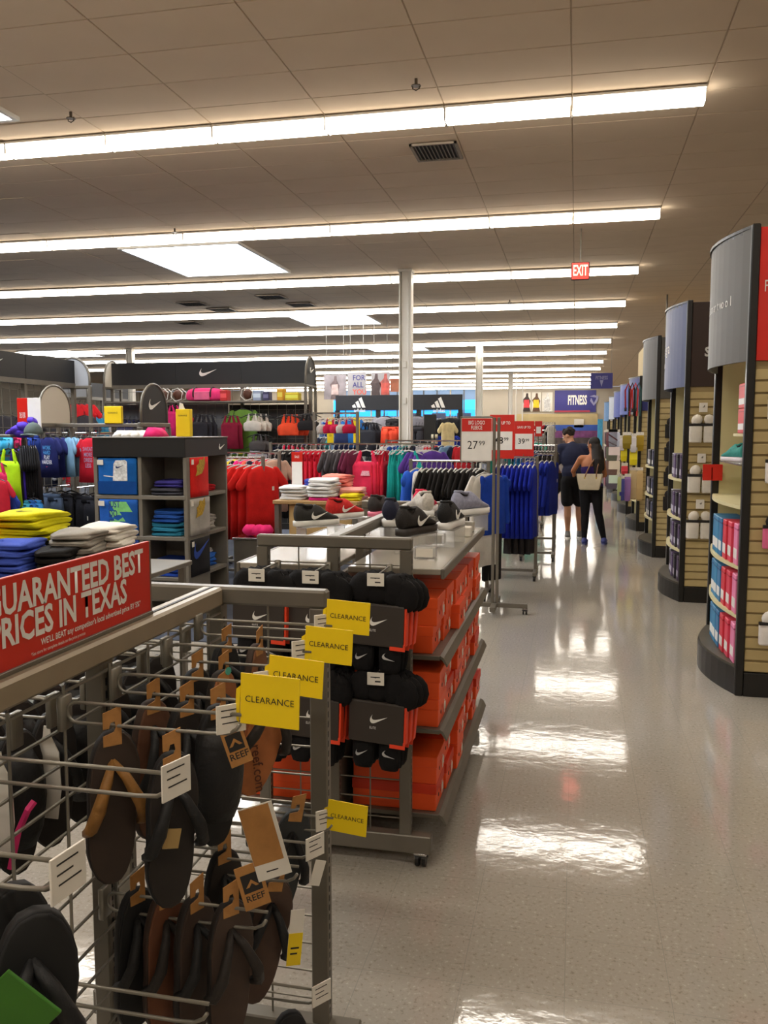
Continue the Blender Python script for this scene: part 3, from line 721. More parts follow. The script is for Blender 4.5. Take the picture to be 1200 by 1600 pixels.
def shoe(x, y, z, rz, up, sole, lab, mark=WHITE, lace=(220, 216, 210), scale=1.0, riser=True, rx=0):
    t = thing('display_shoe', lab, 'shoe', (x, y, z), rz, 'shoes shown on top of the gondola'); t.scale = (scale,) * 3; t.rotation_euler = (rx, 0, rz)
    put('sole', so_me, M(sole, .5, var=.04), t); put('upper', up_me, M(up, .75, var=.15, scale=60, bump=.3, bscale=200), t)
    put('laces', la_me, M(lace, .8), t); put('collar', co_me, M([max(0, c - 12) for c in up], .8), t)
    put('opening', op_me, BLACKP, t)
    if mark:
        for sg in (-1, 1):
            U = (0, 1, 0) if sg > 0 else (0, -1, 0)
            mb = MB().prism([((a - .5) * .11, (b - .2) * .11) for a, b in SWOOSH], (sg * .0375, .14, .058), (0, 1, 0), (-.12 * sg, 0, 1), .004 * sg)
            part('emblem', mb, mark, t, world=False)
    if riser:
        r = thing('shoe_riser', 'clear acrylic stand under the ' + lab.split(' on ')[0].split(' at ')[0].split(' with ')[0], 'display stand', (x, y, z - .003), rz, 'clear shoe stands')
        part('stand', MB().cbox(-.045, .045, .02, .25, -.004, .0, .001).box(-.045, .045, .03, .034, -.089, -.004).box(-.045, .045, .236, .24, -.089, -.004), acrylic(), r, world=False)
ZS = 1.222
shoe(-1.24, 3.72, ZS, -.75, (40, 38, 36), (232, 230, 224), 'black running shoe with white swoosh at the left end', scale=.80)
shoe(-1.19, 4.08, ZS, -.6, (206, 30, 28), (236, 232, 226), 'red running shoe with white sole behind the rail', scale=.8)
shoe(-1.05, 4.42, ZS - .02, -.3, (48, 44, 44), (230, 120, 150), 'dark shoe with pink trim behind the red one', scale=.9)
shoe(-.82, 3.80, ZS, .1, (30, 34, 58), (228, 226, 222), 'navy shoe with white sole left of the big black one', mark=None)
shoe(-.72, 3.56, ZS - .012, -.35, (34, 28, 25), (48, 42, 38), 'big black shoe nearest the end rail', scale=.98)
shoe(-.80, 4.42, ZS, -.1, (226, 44, 84), (230, 226, 222), 'bright pink shoe standing behind the black one', mark=None)
shoe(-.72, 4.30, ZS, .5, (206, 200, 190), (228, 226, 222), 'grey and white shoe beside the pink one', mark=None)
shoe(-.575, 3.82, ZS - .01, -.1, (26, 25, 26), (238, 236, 232), 'black shoe with thick white sole near the aisle edge')
shoe(-.60, 4.36, ZS, -.5, (150, 152, 172), (232, 230, 226), 'lavender grey shoe near the far corner', mark=None)
for x, y, l in ((-.56, 4.52, 'white price stand at the far aisle corner'), (-.545, 4.28, 'white price card beside the lavender grey shoe'), (-.60, 3.50, 'clear price card holder before the black shoe'), (-.63, 3.95, 'clear price card holder between the shoes')):
    t = thing('card_holder', l, 'card holder', (x, y, 1.1285)); pm = PAPER if 'white' in l else acrylic()
    part('holder', MB().cbox(-.045, .045, -.03, .03, .0, .05, .004), pm, t, world=False)
    part('card', MB().box(-.035, .035, -.032, -.0305, .008, .044), PAPER, t, world=False)
# ================================================================== clothes
def gshell(mb, rows, n=14, fold=.0, k=5, ph=0, x0=0):
    R = []
    for (z, hw, hd, f) in rows:
        r = []
        for i in range(n):
            a = 2 * PI * i / n; c, s_ = math.cos(a), math.sin(a)
            r.append((x0 + hw * math.copysign(abs(c) ** .75, c), hd * s_ * (1 + f * math.cos(k * a + ph)) + f * .02 * math.sin(3 * c * 3 + ph), z + (0 if f == 0 else .01 * f * math.cos(4 * a))))
        R.append(r)
    mb.loft(R); return mb
def g_tee(w=.21, L=.66, sl=.15, d=.035):
    mb = MB()
    gshell(mb, [(-.075, .055, .016, 0), (-.085, .085, .02, 0), (-.115, w * .82, .028, 0), (-.16, w * .98, d, .1), (-.3, w, d, .3), (-.075 - L * .65, w, d, .5), (-.075 - L, w * 1.04, d * 1.1, .7)])
    for sg in (-1, 1):
        mb.caps((sg * w * .80, 0, -.135), (sg * (w + sl * .45), 0, -.135 - sl), .052, .06, 8, ((0, 1, 0), .32))
    return mb
def g_tank(w=.18, L=.62):
    mb = MB()
    gshell(mb, [(-.20, w * .80, .022, 0), (-.26, w, .03, .2), (-.45, w * .98, .032, .4), (-.08 - L, w * 1.08, .036, .8)])
    for sg in (-1, 1): mb.caps((sg * .075, 0, -.085), (sg * w * .62, 0, -.21), .020, .032, 8, ((0, 1, 0), .6))
    return mb
def g_bra(w=.14):
    mb = MB()
    gshell(mb, [(-.16, w * .55, .02, 0), (-.20, w * .95, .035, .1), (-.25, w, .04, .2), (-.29, w * .93, .03, .2), (-.31, w * .9, .025, 0)])
    for sg in (-1, 1): mb.caps((sg * .05, 0, -.07), (sg * w * .5, 0, -.19), .012, .028, 8, ((0, 1, 0), .6))
    return mb
def g_shorts(w=.17, L=.40):
    mb = MB()
    gshell(mb, [(-.09, w * .86, .02, .1), (-.11, w * .86, .024, .15), (-.16, w * .98, .036, .4)])
    for sg in (-1, 1): gshell(mb, [(-.13, w * .50, .03, .2), (-.25, w * .56, .045, .5), (-.09 - L, w * .62, .05, .7)], 12, k=4, ph=sg, x0=sg * w * .48)
    return mb
def g_pants(w=.15, L=.85):
    mb = MB()
    gshell(mb, [(-.08, w * .9, .02, .1), (-.2, w, .03, .3)])
    for sg in (-1, 1): gshell(mb, [(-.16, w * .5, .03, .2), (-.5, w * .46, .03, .4), (-.08 - L, w * .42, .028, .5)], 10, k=4, ph=sg, x0=sg * w * .46)
    return mb
def g_jacket(w=.22, L=.68):
    mb = g_tee(w, L, .05, .045)
    for sg in (-1, 1): mb.caps((sg * w * .85, 0, -.14), (sg * (w + .05), .02, -.62), .058, .042, 8, ((0, 1, 0), .7))
    return mb
def g_hood():
    mb = g_jacket(.23, .66); mb.ell((0, .02, -.11), (.11, .05, .07), 10, 6); return mb
KIND = {'tee': g_tee, 'tank': g_tank, 'bra': g_bra, 'shorts': g_shorts, 'pants': g_pants, 'jacket': g_jacket, 'hood': g_hood,
        'kidtee': lambda: g_tee(.165, .50, .10, .03), 'longtee': lambda: g_tee(.22, .80, .15, .035), 'longshorts': lambda: g_shorts(.2, .62)}
KM = {k: f().mesh('garment_cloth', True) for k, f in KIND.items()}
hgm = MB().tube([(0, 0, -.06)] + [(.018 * math.sin(a), 0, -.012 + .018 * math.cos(a)) for a in [PI * 1.25 - k * .5 for k in range(8)]][::-1], .0025, 5)
hgm.tube([(-.17, 0, -.115), (-.10, 0, -.085), (0, 0, -.062), (.10, 0, -.085), (.17, 0, -.115)], [.006, .008, .009, .008, .006], 6)
hang2 = hgm.mesh('clothes_hanger', True)
ptag_me = MB().cbox(-.014, .014, -.001, .001, -.045, 0, .0004).mesh('price_tag')
HBLK = M((28, 27, 27), .4, name='black_hanger'); HCLR = M((196, 194, 190), .25, var=.03, name='clear_hanger')
GN = {'tee': 'hanging_shirt', 'kidtee': 'hanging_shirt', 'longtee': 'hanging_shirt', 'tank': 'hanging_tank_top', 'bra': 'hanging_sports_bra', 'shorts': 'hanging_shorts',
      'longshorts': 'hanging_shorts', 'pants': 'hanging_pants', 'jacket': 'hanging_jacket', 'hood': 'hanging_hoodie'}
GC = {'hanging_shirt': 'shirt', 'hanging_tank_top': 'tank top', 'hanging_sports_bra': 'sports bra', 'hanging_shorts': 'shorts', 'hanging_pants': 'pants', 'hanging_jacket': 'jacket', 'hanging_hoodie': 'hoodie'}
def garment(kind, rgb, loc, rz, lab, grp=None, s=1.0, hanger=HBLK, price=False, sx=1.0):
    nm = GN[kind]
    t = thing(nm, lab, GC[nm], loc, rz, grp); t.scale = (s * sx, s, s)
    put('garment_cloth', KM[kind], cloth(rgb), t); put('clothes_hanger', hang2, hanger, t)
    if price: put('price_tag', ptag_me, PAPER, t, (.11, -.045, -.30))
    return t
def rail_of(kinds, cols, p0, p1, rz, lab, grp, s=1.0, n=None, hanger=HBLK, jit=.12, price=0):
    """garments hung one behind the other from p0 to p1"""
    n = n or len(cols)
    for i in range(n):
        f = i / max(1, n - 1); p = [a + (b - a) * f for a, b in zip(p0, p1)]
        k = kinds[i % len(kinds)] if isinstance(kinds, (list, tuple)) else kinds
        c = cols[i % len(cols)]
        garment(k, c, p, rz + random.uniform(-jit, jit), lab if isinstance(lab, str) else lab(i), grp, s, hanger, price and i % price == 0)
def rack(name, lab, x0, x1, y, z, base=True, axis='x', group='garment racks', tall=0):
    """rolling garment rack: two uprights, hang bar, base legs with castors"""
    t = thing(name, lab, 'clothes rack', ((x0 + x1) / 2, y, 0) if axis == 'x' else (y, (x0 + x1) / 2, 0), 0 if axis == 'x' else PI / 2, group)
    h = (x1 - x0) / 2
    part('hang_bar', MB().tube([(-h, 0, z), (h, 0, z)], .014, 8), CHROME, t, world=False)
    for sx in (-h, h):
        part('upright', MB().cbox(sx - .018, sx + .018, -.018, .018, .08, z + .02 + tall), METAL, t, world=False)
        part('base_leg', MB().cbox(sx - .02, sx + .02, -.30, .30, .06, .10), METAL, t, world=False)
        for yy in (-.27, .27):
            part('castor', MB().tube([(sx - .014, yy, .03), (sx + .014, yy, .03)], .03, 12).cbox(sx - .018, sx + .018, yy - .018, yy + .018, .045, .062), BLACKP, t, world=False)
    part('base_rail', MB().cbox(-h, h, -.02, .02, .065, .095), METAL, t, world=False)
    return t
def sale_sign(x0, x1, y, z0, z1, top, price, lab, white_low=True, red=.3, foot=False, post=None):
    t = thing('sale_sign', lab, 'sign', ((x0 + x1) / 2, y, post if post is not None else z0), 0, 'red and white sale signs')
    w = x1 - x0; h = z1 - z0
    part('board', MB().cbox(x0, x1, y, y + .012, z0, z1, .002), RED, t)
    part('price_panel', MB().box(x0 + (.004 if white_low else .02), x1 - (.004 if white_low else .02), y - .002, y, z0 + (.004 if white_low else h * .2), z1 - h * red), WHITE, t)
    if top: text(top, h * .07, ((x0 + x1) / 2, y - .003, z1 - h * red * .5), (1, 0, 0), (0, 0, 1), WHITE, t, xs=.7, bold=.02, sp=1.1)
    if price:
        zc = (z0 + (.004 if white_low else h * .2) + z1 - h * red) / 2
        text(price[0], h * .15, (x0 + w * .56, y - .004, zc), (1, 0, 0), (0, 0, 1), INK, t, align='RIGHT', bold=.015, xs=.95)
        text(price[1], h * .075, (x0 + w * .58, y - .004, zc + h * .035), (1, 0, 0), (0, 0, 1), INK, t, align='LEFT', bold=.015)
    if post is not None: part('stem', MB().tube([((x0 + x1) / 2, y + .006, post), ((x0 + x1) / 2, y + .006, z0)], .008, 8), METAL, t)
    return t
# ---- folded clothes
def fold_mesh(seed, w=.26, d=.32, h=.045):
    rnd = random.Random(seed); n = 24; rings = []
    for (s, zf) in ((.90, 0), (.98, .15), (1.0, .38), (.965, .5), (1.0, .62), (.97, .88), (.86, 1.0), (.5, 1.05)):
        r = []
        for k in range(n):
            a = 2 * PI * k / n; c, si = math.cos(a), math.sin(a)
            px = math.copysign(abs(c) ** .38, c) * w / 2 * s; py = math.copysign(abs(si) ** .38, si) * d / 2 * s
            r.append((px + .011 * math.sin(3 * a + seed * 1.7 + zf * 3), py + .011 * math.cos(2 * a + seed * 2 + zf * 2), zf * h + .010 * math.sin(2 * a + seed) * zf - .008 * abs(c * si) * zf + rnd.uniform(-.003, .003)))
        rings.append(r)
    return MB().loft(rings).mesh('folded_cloth', True)
FM = [fold_mesh(i) for i in range(4)]
PLACE = ['top', 'second from top', 'third from top', 'fourth from top', 'fifth from top', 'sixth from top', 'seventh from top']
def stack(x, y, z, n, rgb, desc, where, grp, h=.042, s=1.0, rz=0, mark=None, top=True, sw=1.0):
    """n folded shirts laid one on another; desc names the colour, where the stack"""
    last = None
    for i in range(n):
        lab = '%s folded shirt, %s, %s' % (desc, PLACE[n - 1 - i], where) if n > 1 else '%s folded shirt %s' % (desc, where)
        t = thing('folded_shirt', lab, 'folded shirt', (x + random.uniform(-.006, .006), y + random.uniform(-.006, .006), z + i * h), rz + random.uniform(-.06, .06), grp)
        t.scale = (s * sw, s, h / .047)
        put('body', FM[(i + n) % 4], cloth(rgb), t)
        last = t
    return last
# ================================================================== left middle ground
_F, _CX, _CY = 1346.0, 600.0, 800.0
_R = cam.rotation_euler.to_matrix()
def at(px, py, Y):
    """surveyed point: where the sight line through a photo pixel meets the vertical plane at depth Y"""
    d = _R @ Vector(((px - _CX) / _F, (_CY - py) / _F, -1)); t = Y / d.y
    return Vector((d.x * t, Y, 1.65 + d.z * t))
# ---- table of folded shirts
t = thing('display_table', 'low grey table under the folded shirts at far left', 'table', (-3.1, 4.65, 0))
part('table_top', MB().cbox(-3.75, -2.42, 4.12, 5.15, .79, .82, .004), METAL, t)
for x in (-3.7, -2.47):
    for y in (4.17, 5.1): part('leg', MB().cbox(x - .02, x + .02, y - .02, y + .02, 0, .79), METAL, t)
G = 'folded shirts on the left table'
stack(-3.27, 4.72, .82, 4, (28, 26, 26), 'black', 'under the yellow shirts', G, rz=.05, s=1.15)
tp = stack(-3.27, 4.70, .99, 4, (216, 206, 16), 'bright yellow', 'on the black shirts', G, s=1.28, rz=.05, h=.044)
swoosh(.11, (.0, -.03, .048), (1, .1, 0), (-.1, 1, 0), M((120, 124, 60), .7), tp, .002, False)
stack(-3.13, 4.36, .82, 5, (62, 84, 176), 'royal blue', 'in front of the yellow shirts', G, s=.95, rz=.1)
stack(-2.90, 4.42, .82, 4, (30, 28, 27), 'jet black', 'between the blue and grey shirts', G, s=.85, rz=.3)
stack(-3.42, 4.30, .82, 5, (196, 28, 34), 'red', 'at the left edge of the table', G, s=.95)
stack(-2.86, 4.56, .82, 6, (148, 142, 132), 'taupe grey', 'before the white shirts', G, s=1.0, rz=.2)
stack(-2.84, 4.84, .82, 6, (224, 218, 206), 'off-white', 'at the right end of the table', G, s=1.05, rz=.1, h=.043)
stack(-3.62, 4.75, .82, 5, (226, 222, 214), 'white', 'left of the yellow shirts', G, s=1.0)
# ---- cube tower
CX0, CX1, CY0, CY1 = -4.17, -3.31, 6.93, 7.83
cxm, cym = (CX0 + CX1) / 2, (CY0 + CY1) / 2
t = thing('cube_shelf', 'tall grey cube shelf with black swoosh header', 'shelf unit', (cxm, cym, 0))
CUBE = M((120, 114, 103), .5, .1, var=.05, name='grey_cube_panel')
part('header', MB().cbox(CX0 - .015, CX1 + .015, CY0 - .015, CY1 + .015, 1.43, 1.595, .004), HEADER, t)
part('header_trim', MB().cbox(CX0 - .02, CX1 + .02, CY0 - .02, CY1 + .02, 1.595, 1.607, .003), METAL, t)
swoosh(.13, (CX1 + .0155, CY1 - .13, 1.51), (0, 1, 0), (0, 0, 1), WHITE, t, .004)
swoosh(.13, (CX0 - .0155, CY1 - .13, 1.51), (0, -1, 0), (0, 0, 1), WHITE, t, .004)
for x in (CX0, cxm, CX1): part('upright_panel', MB().cbox(x - .018, x + .018, CY0, cym - .01, .06, 1.43, .003), CUBE, t)
for x in (CX0,): part('upright_panel', MB().cbox(x - .018, x + .018, cym, CY1, .06, 1.43, .003), CUBE, t)
part('back_panel', MB().box(CX0, CX1, cym - .01, cym + .01, .06, 1.43), CUBE, t)
part('back_panel', MB().box(cxm - .01, cxm + .01, cym, CY1, .06, 1.43), CUBE, t)
for y in (cym + .015, CY1): part('upright_panel', MB().cbox(cxm, CX1 + .006, y - .016, y + .016, .06, 1.43, .003), CUBE, t)
for z in (1.075, .715, .355): part('shelf_board', MB().cbox(CX0, CX1, CY0 - .004, CY1, z - .017, z + .017, .003), CUBE, t)
part('base', MB().cbox(CX0, CX1, CY0, CY1, 0, .06, .003), CUBE, t)
def faced(name, lab, x0, x1, y, z0, z1, rgb, face='front', grp='shirts shown flat on the cube shelf'):
    """a folded shirt hung flat over the cube front"""
    if face == 'front':
        t = thing(name, lab, 'shirt', ((x0 + x1) / 2, y, z0), 0, grp)
        rings = [[(a, y - b, z) for a, b in ((x0, .0), (x0 + .01, .012), ((x0 + x1) / 2, .014 + .003 * math.sin(z * 30)), (x1 - .01, .012), (x1, 0), ((x0 + x1) / 2, -.004))] for z in [z0 + (z1 - z0) * k / 6 for k in range(7)]]
    else:
        t = thing(name, lab, 'shirt', (y, (x0 + x1) / 2, z0), 0, grp)
        rings = [[(y + b, a, z) for a, b in ((x0, .0), (x0 + .01, .010), ((x0 + x1) / 2, .012 + .004 * math.sin(z * 30)), (x1 - .01, .012), (x1, 0), ((x0 + x1) / 2, -.002))] for z in [z0 + (z1 - z0) * k / 6 for k in range(7)]]
    part('cloth', MB().loft(rings), cloth(rgb), t, True)
    tg = MB().box(x0 + .0, x0 + .06, y - .02, y - .018, z1 - .06, z1 - .015) if face == 'front' else MB().box(y + .016, y + .018, x0 + .0, x0 + .045, z1 - .06, z1 - .015)
    part('price_label', tg, PAPER, t)
    return t
x0, x1 = CX0 + .025, cxm - .025
s1 = faced('display_shirt', 'blue shirt with white square print in the top left cube', x0, x1, CY0 + .008, 1.10, 1.42, (18, 92, 168))
part('print_block', MB().prism([(.0, .0), (.14, 0), (.14, .17), (.12, .185), (.03, .18), (.01, .15)], (x0 + .15, CY0 - .0075, 1.22), (1, 0, 0), (0, 0, 1), .002).prism([(-.02, 0), (.19, -.02), (.19, -.012), (-.02, .008)], (x0 + .08, CY0 - .0075, 1.26), (1, 0, 0), (0, 0, 1), .001), M((214, 216, 216), .7, var=.3, scale=40), s1)
swoosh(.08, (x0 + .22, CY0 - .010, 1.345), (1, 0, 0), (0, 0, 1), M((20, 40, 90), .7), s1, .001)
part('lower_panel', MB().box(x0 + .004, x1 - .004, CY0 - .009, CY0 - .0078, 1.105, 1.215), cloth((8, 66, 138)), s1)
s2 = faced('display_shirt', 'blue shirt lettered JUST DO IT in the second left cube', x0, x1, CY0 + .008, .74, 1.055, (30, 88, 172))
GRN = M((128, 206, 122), .7, var=.15, scale=30); DBL = M((14, 52, 128), .7)
for k, (s, z) in enumerate((('JUST', 1.0), ('DO', .915), ('IT', .83))):
    part('print_shadow', MB().prism([(0, .035), (.03 + .035 * len(s), .035), (.09 + .035 * len(s), -.055), (.06, -.055)], (x0 + .10, CY0 - .0065 - .0006 * k, z), (1, 0, 0), (0, 0, 1), .0005), GRN, s2)
    text(s, .062, (x0 + .10, CY0 - .009 - .0006 * k, z + .01), (1, 0, 0), (0, 0, 1), DBL, s2, xs=.62, align='LEFT', bold=.025)
faced('display_shirt', 'dark blue shirt in the third left cube', x0, x1, CY0 + .008, .385, .695, (24, 52, 120))
X = CX1 + .019
GOLD = M((176, 140, 26), .7, var=.4, scale=60, name='gold_print')
def graphic(s, yc, zc):
    part('print_block', MB().prism([(-.10, -.06), (-.07, -.015), (-.08, .03), (-.03, .05), (-.02, .09), (.05, .08), (.09, .11), (.10, .05), (.07, .0), (.03, -.04), (-.03, -.05)], (X + .0165, yc, zc), (0, 1, 0), (0, 0, 1), .002), GOLD, s)
s3 = faced('display_shirt', 'red shirt with gold graphic on the side of the cube shelf', CY0 + .06, cym - .02, X, 1.075, 1.425, (212, 32, 26), 'side'); graphic(s3, cym - .21, 1.32)
s4 = faced('display_shirt', 'pale grey shirt with gold graphic on the side of the cube shelf', CY0 + .04, cym + .0, X, .735, 1.06, (168, 162, 152), 'side'); graphic(s4, cym - .22, .95)
s5 = faced('display_shirt', 'black shirt with blue swoosh on the side of the cube shelf', CY0 + .04, cym - .02, X, .37, .70, (30, 29, 31), 'side')
swoosh(.34, (X + .0125, cym - .2, .60), (0, 1, .1), (0, -.1, 1), M((34, 66, 150), .7), s5, .003)
G = 'folded shirts inside the cube shelf'
xm = (cxm + CX1) / 2
stack(xm, CY0 + .22, 1.092, 2, (70, 70, 78), 'charcoal', 'in the top open cube, lower pile', G, s=1.2, h=.035)
stack(xm + .02, CY0 + .22, 1.164, 2, (66, 58, 140), 'purple', 'in the top open cube, upper pile', G, s=1.1, h=.03)
stack(xm, CY0 + .22, .732, 3, (40, 120, 150), 'teal blue', 'in the middle open cube, lower pile', G, s=1.2, h=.04)
stack(xm + .01, CY0 + .22, .854, 3, (34, 80, 160), 'mid blue', 'in the middle open cube, upper pile', G, s=1.15, h=.035)
stack(xm, CY0 + .22, .372, 4, (30, 66, 160), 'deep blue', 'in the lowest visible open cube', G, s=1.2, h=.035)
ym = (cym + CY1) / 2
stack(CX1 - .2, ym, 1.092, 2, (206, 30, 40), 'red', 'in the top side cube', G, h=.035)
stack(CX1 - .2, ym, .732, 4, (166, 160, 150), 'light grey', 'in the second side cube', G, h=.036)
stack(CX1 - .2, ym, .372, 3, (40, 96, 180), 'blue', 'in the third side cube', G, h=.04)
stack(CX1 - .2, ym, .492, 2, (214, 210, 200), 'white', 'on the blue pile in the third side cube', G, h=.03, s=.8)
t = thing('clearance_stand', 'tall yellow clearance sign standing on the cube shelf', 'sign', (-3.53, 7.4, 1.607))
part('board', MB().cbox(-3.60, -3.46, 7.37, 7.43, 1.607, 1.86, .004), YEL, t); text('CLEARANCE', .014, (-3.53, 7.368, 1.80), (1, 0, 0), (0, 0, 1), INK, t, xs=.8)
part('clip', MB().prism([(-.03, 0), (.03, 0), (.01, .05), (-.02, .06)], (-3.55, 7.40, 1.86), (1, 0, 0), (0, 0, 1), .004), PAPER, t)
G = 'white folded tops on the cube shelf roof'
for k in range(4):
    t = thing('folded_shirt', 'white folded top on the cube shelf roof, %s from the left' % ORD[k + 1], 'folded shirt', (-4.05 + .09 * k, 7.2, 1.607), 0, G)
    part('body', MB().loft([[(-.05, -.1, 0), (.05, -.1, 0), (.05, .1, 0), (-.05, .1, 0)], [(-.03, -.09, .03), (.035, -.09, .03), (.035, .09, .03), (-.03, .09, .03)], [(-.004, -.08, .058), (.006, -.08, .058), (.006, .08, .058), (-.004, .08, .058)]]), cloth((232, 228, 222)), t, True, False)
t = thing('folded_shirt', 'bright pink folded top at the end of the white row', 'folded shirt', (-3.72, 7.2, 1.607)); part('body', MB().loft([[(-.07, -.1, 0), (.09, -.1, 0), (.09, .1, 0), (-.07, .1, 0)], [(-.05, -.09, .05), (.06, -.09, .05), (.06, .09, .05), (-.05, .09, .05)], [(-.03, -.08, .085), (.02, -.08, .08), (.02, .08, .08), (-.03, .08, .085)]]), cloth((228, 40, 112)), t, True, False)

# ---- rack with arched sign tops
def arch_outline(hw, h0, h1, n=12):
    return [(-hw, 0), (-hw, h0)] + [(-hw * math.cos(PI * k / n), h0 + (h1 - h0) * math.sin(PI * k / n)) for k in range(1, n)] + [(hw, h0), (hw, 0)]
def arch(parent, o, U, hw, h0, h1, mat, tube=.013):
    U = Vector(U); V = Vector((0, 0, 1)); o = Vector(o); N = U.cross(V).normalized()
    part('sign_panel', MB().prism(arch_outline(hw - .008, h0, h1 - .008), o - N * .005, U, V, .01), mat, parent)
    pts = [o + U * a + V * b for a, b in arch_outline(hw, h0, h1)]
    part('arch_tube', MB().tube(pts, tube, 8), METAL, parent, True)
OFFW = M((196, 188, 172), .6, var=.03, scale=2, name='offwhite_board')
t = thing('arched_rack', 'grey grid rack with two arched sign tops behind the folded shirts', 'display rack', (-4.9, 8.3, 0))
for x, pm in ((-5.46, OFFW), (-4.30, HEADER)):
    part('end_rail', MB().cbox(x - .02, x + .02, 7.98, 8.64, 1.70, 1.745, .006), METAL, t)
    for y in (8.0, 8.62): part('post', MB().cbox(x - .025, x + .025, y - .022, y + .022, .05, 1.70, .004), METAL, t)
    part('foot', MB().cbox(x - .02, x + .02, 7.9, 8.72, .0, .05), METAL, t)
    arch(t, (x, 8.31, 1.745), (0, 1, 0), .285, .12, .40, pm)
    wr = MB()
    for k in range(11): wr.tube([(x, 8.0, .25 + .14 * k), (x, 8.62, .25 + .14 * k)], .003, 4)
    part('wire_grid', wr, WIRE, t)
swoosh(.26, (-4.293, 8.31, 1.93), (0, 1, 0), (0, 0, 1), WHITE, t, .004)
part('top_beam', MB().cbox(-5.44, -4.32, 8.29, 8.33, 1.70, 1.74, .006), METAL, t)
wr = MB()
for k in range(20): wr.tube([(-5.44, 8.31, .2 + .078 * k), (-4.32, 8.31, .2 + .078 * k)], .003, 4)
for k in range(8): wr.tube([(-5.4 + .15 * k, 8.315, .1), (-5.4 + .15 * k, 8.315, 1.7)], .003, 4)
part('wire_grid', wr, WIRE, t)
for x in (-5.32, -4.98, -4.7):
    for z in (1.64, 1.08): part('faceout_arm', MB().tube([(x, 8.31, z), (x, 7.92, z)], .007, 6), CHROME, t)
G = 'clothes on the arched rack'
NAVY = (30, 36, 92)
for k in range(4):
    gname = garment('kidtee', NAVY, (-5.30 + .012 * k, 7.95 + .09 * k, 1.655), -.35 + .03 * k, 'navy shirt with blue and white slogan at the front of the arched rack' if k == 0 else 'navy shirt behind the slogan shirt, %s on its arm' % ORD[k + 1], G, .82, price=k > 0)
    if k == 0:
        for i, (s, c) in enumerate((('WORK', (80, 160, 220)), ('HARD', (80, 160, 220)), ('PLAY', (230, 230, 230)), ('HARDER', (230, 230, 230)))):
            text(s, .050, (.0, -.043, -.205 - .060 * i), (1, 0, 0), (0, 0, 1), M(c, .7, var=.05), gname, xs=.72, bold=.02, world=False)
        swoosh(.04, (0, -.042, -.44), (1, 0, 0), (0, 0, 1), M((200, 40, 70), .7), gname, .001, False)
for k in range(2): garment('kidtee', (120, 160, 188), (-5.1, 8.0 + .1 * k, 1.655), -.7, 'pale blue shirt right of the navy shirts, %s on its arm' % ORD[k + 1], G, .8)
rt_ = garment('kidtee', (204, 28, 48), (-4.83, 7.95, 1.655), -.25, 'crimson shirt with grey slogan beside the cube shelf', G, .9)
for i, s in enumerate(('SWEAT', 'MORE', 'DRESS', 'LESS')): text(s, .046, (.0, -.043, -.20 - .062 * i), (1, 0, 0), (0, 0, 1), M((150, 140, 170), .7), rt_, xs=.72, bold=.02, world=False)
for k in range(2): garment('kidtee', (196, 30, 44), (-4.84, 8.05 + .09 * k, 1.655), -.3, 'crimson shirt behind the slogan one, %s on its arm' % ORD[k + 1], G, .86)
for k in range(3): garment('shorts', ((76, 92, 116), (40, 42, 50), (30, 30, 34))[k], (-5.30 + .07 * k, 7.96 + .07 * k, 1.10), -.3, ('slate blue satin shorts below the navy shirt', 'dark grey shorts behind the slate blue pair', 'black shorts farthest back below the navy shirts')[k], G, .98, price=k == 0)
for k in range(4): garment('longshorts', (26, 26, 32), (-4.92 + .06 * k, 7.97 + .06 * k, 1.08), -.5, 'black long shorts under the crimson shirt, %s on the arm' % ORD[k + 1], G, .95, price=k == 0)
t = thing('clearance_stand', 'yellow clearance sign standing on the arched rack beam', 'sign', (-4.76, 8.3, 1.74)); part('board', MB().cbox(-4.86, -4.66, 8.28, 8.32, 1.74, 1.92, .004), YEL, t)
text('CLEARANCE', .018, (-4.76, 8.278, 1.85), (1, 0, 0), (0, 0, 1), INK, t, xs=.8)

# ---- rack at the left edge
t = rack('garment_rack', 'low rack with neon and black clothes at the left edge', -6.1, -5.2, 7.35, 1.42)
part('cap_shelf', MB().cbox(-.45, .42, -.12, .25, 1.60, 1.625, .004), METAL, t, world=False)
part('shelf_post', MB().cbox(-.44, -.40, .1, .14, 1.4, 1.6).cbox(.38, .42, .1, .14, 1.4, 1.6), METAL, t, world=False)
G = 'clothes on the left edge rack'
garment('tank', (176, 224, 20), at(13, 692, 7.2), -.3, 'neon green tank top at the left edge', G, .86)
garment('tank', (206, 40, 90), at(-4, 715, 7.2), -.2, 'hot pink top cut by the left edge', G, .7)
for k in range(3): garment('tank', (60, 40, 150), at(24 + 2 * k, 692, 7.25 + .05 * k), -.5, 'purple tank top right of the neon one, %s in its row' % ORD[k + 1], G, .88, price=k == 0)
for k in range(8): garment('tee', (24, 23, 27), at(30 + 3.4 * k, 688, 7.3 + .02 * k), -.9, 'black shirt in the row of black hangers, %s from the neon top' % ORD[k + 1], G, .85, jit if False else HBLK)
for k, (c, n) in enumerate((((60, 170, 206), 'cyan shorts at the upper left edge'), ((84, 176, 210), 'light cyan shorts next to the left edge'), ((200, 40, 90), 'pink shorts between the cyan and blue ones'), ((44, 76, 170), 'blue shorts below the cap shelf'), ((40, 66, 150), 'dark blue shorts by the arched rack post'))):
    garment('shorts', c, at((2, 8, 24, 38, 50)[k], 672, 7.7), -.2, n, G, .62)
for k, (c, n) in enumerate((((44, 130, 150), 'teal shorts low by the arched rack'), ((30, 84, 150), 'deep blue shorts low by the arched rack'), ((40, 110, 170), 'bright blue shorts beside the teal pair'))):
    garment('shorts', c, at((33, 43, 52)[k], 770, 7.2), -.3, n, G, .75)
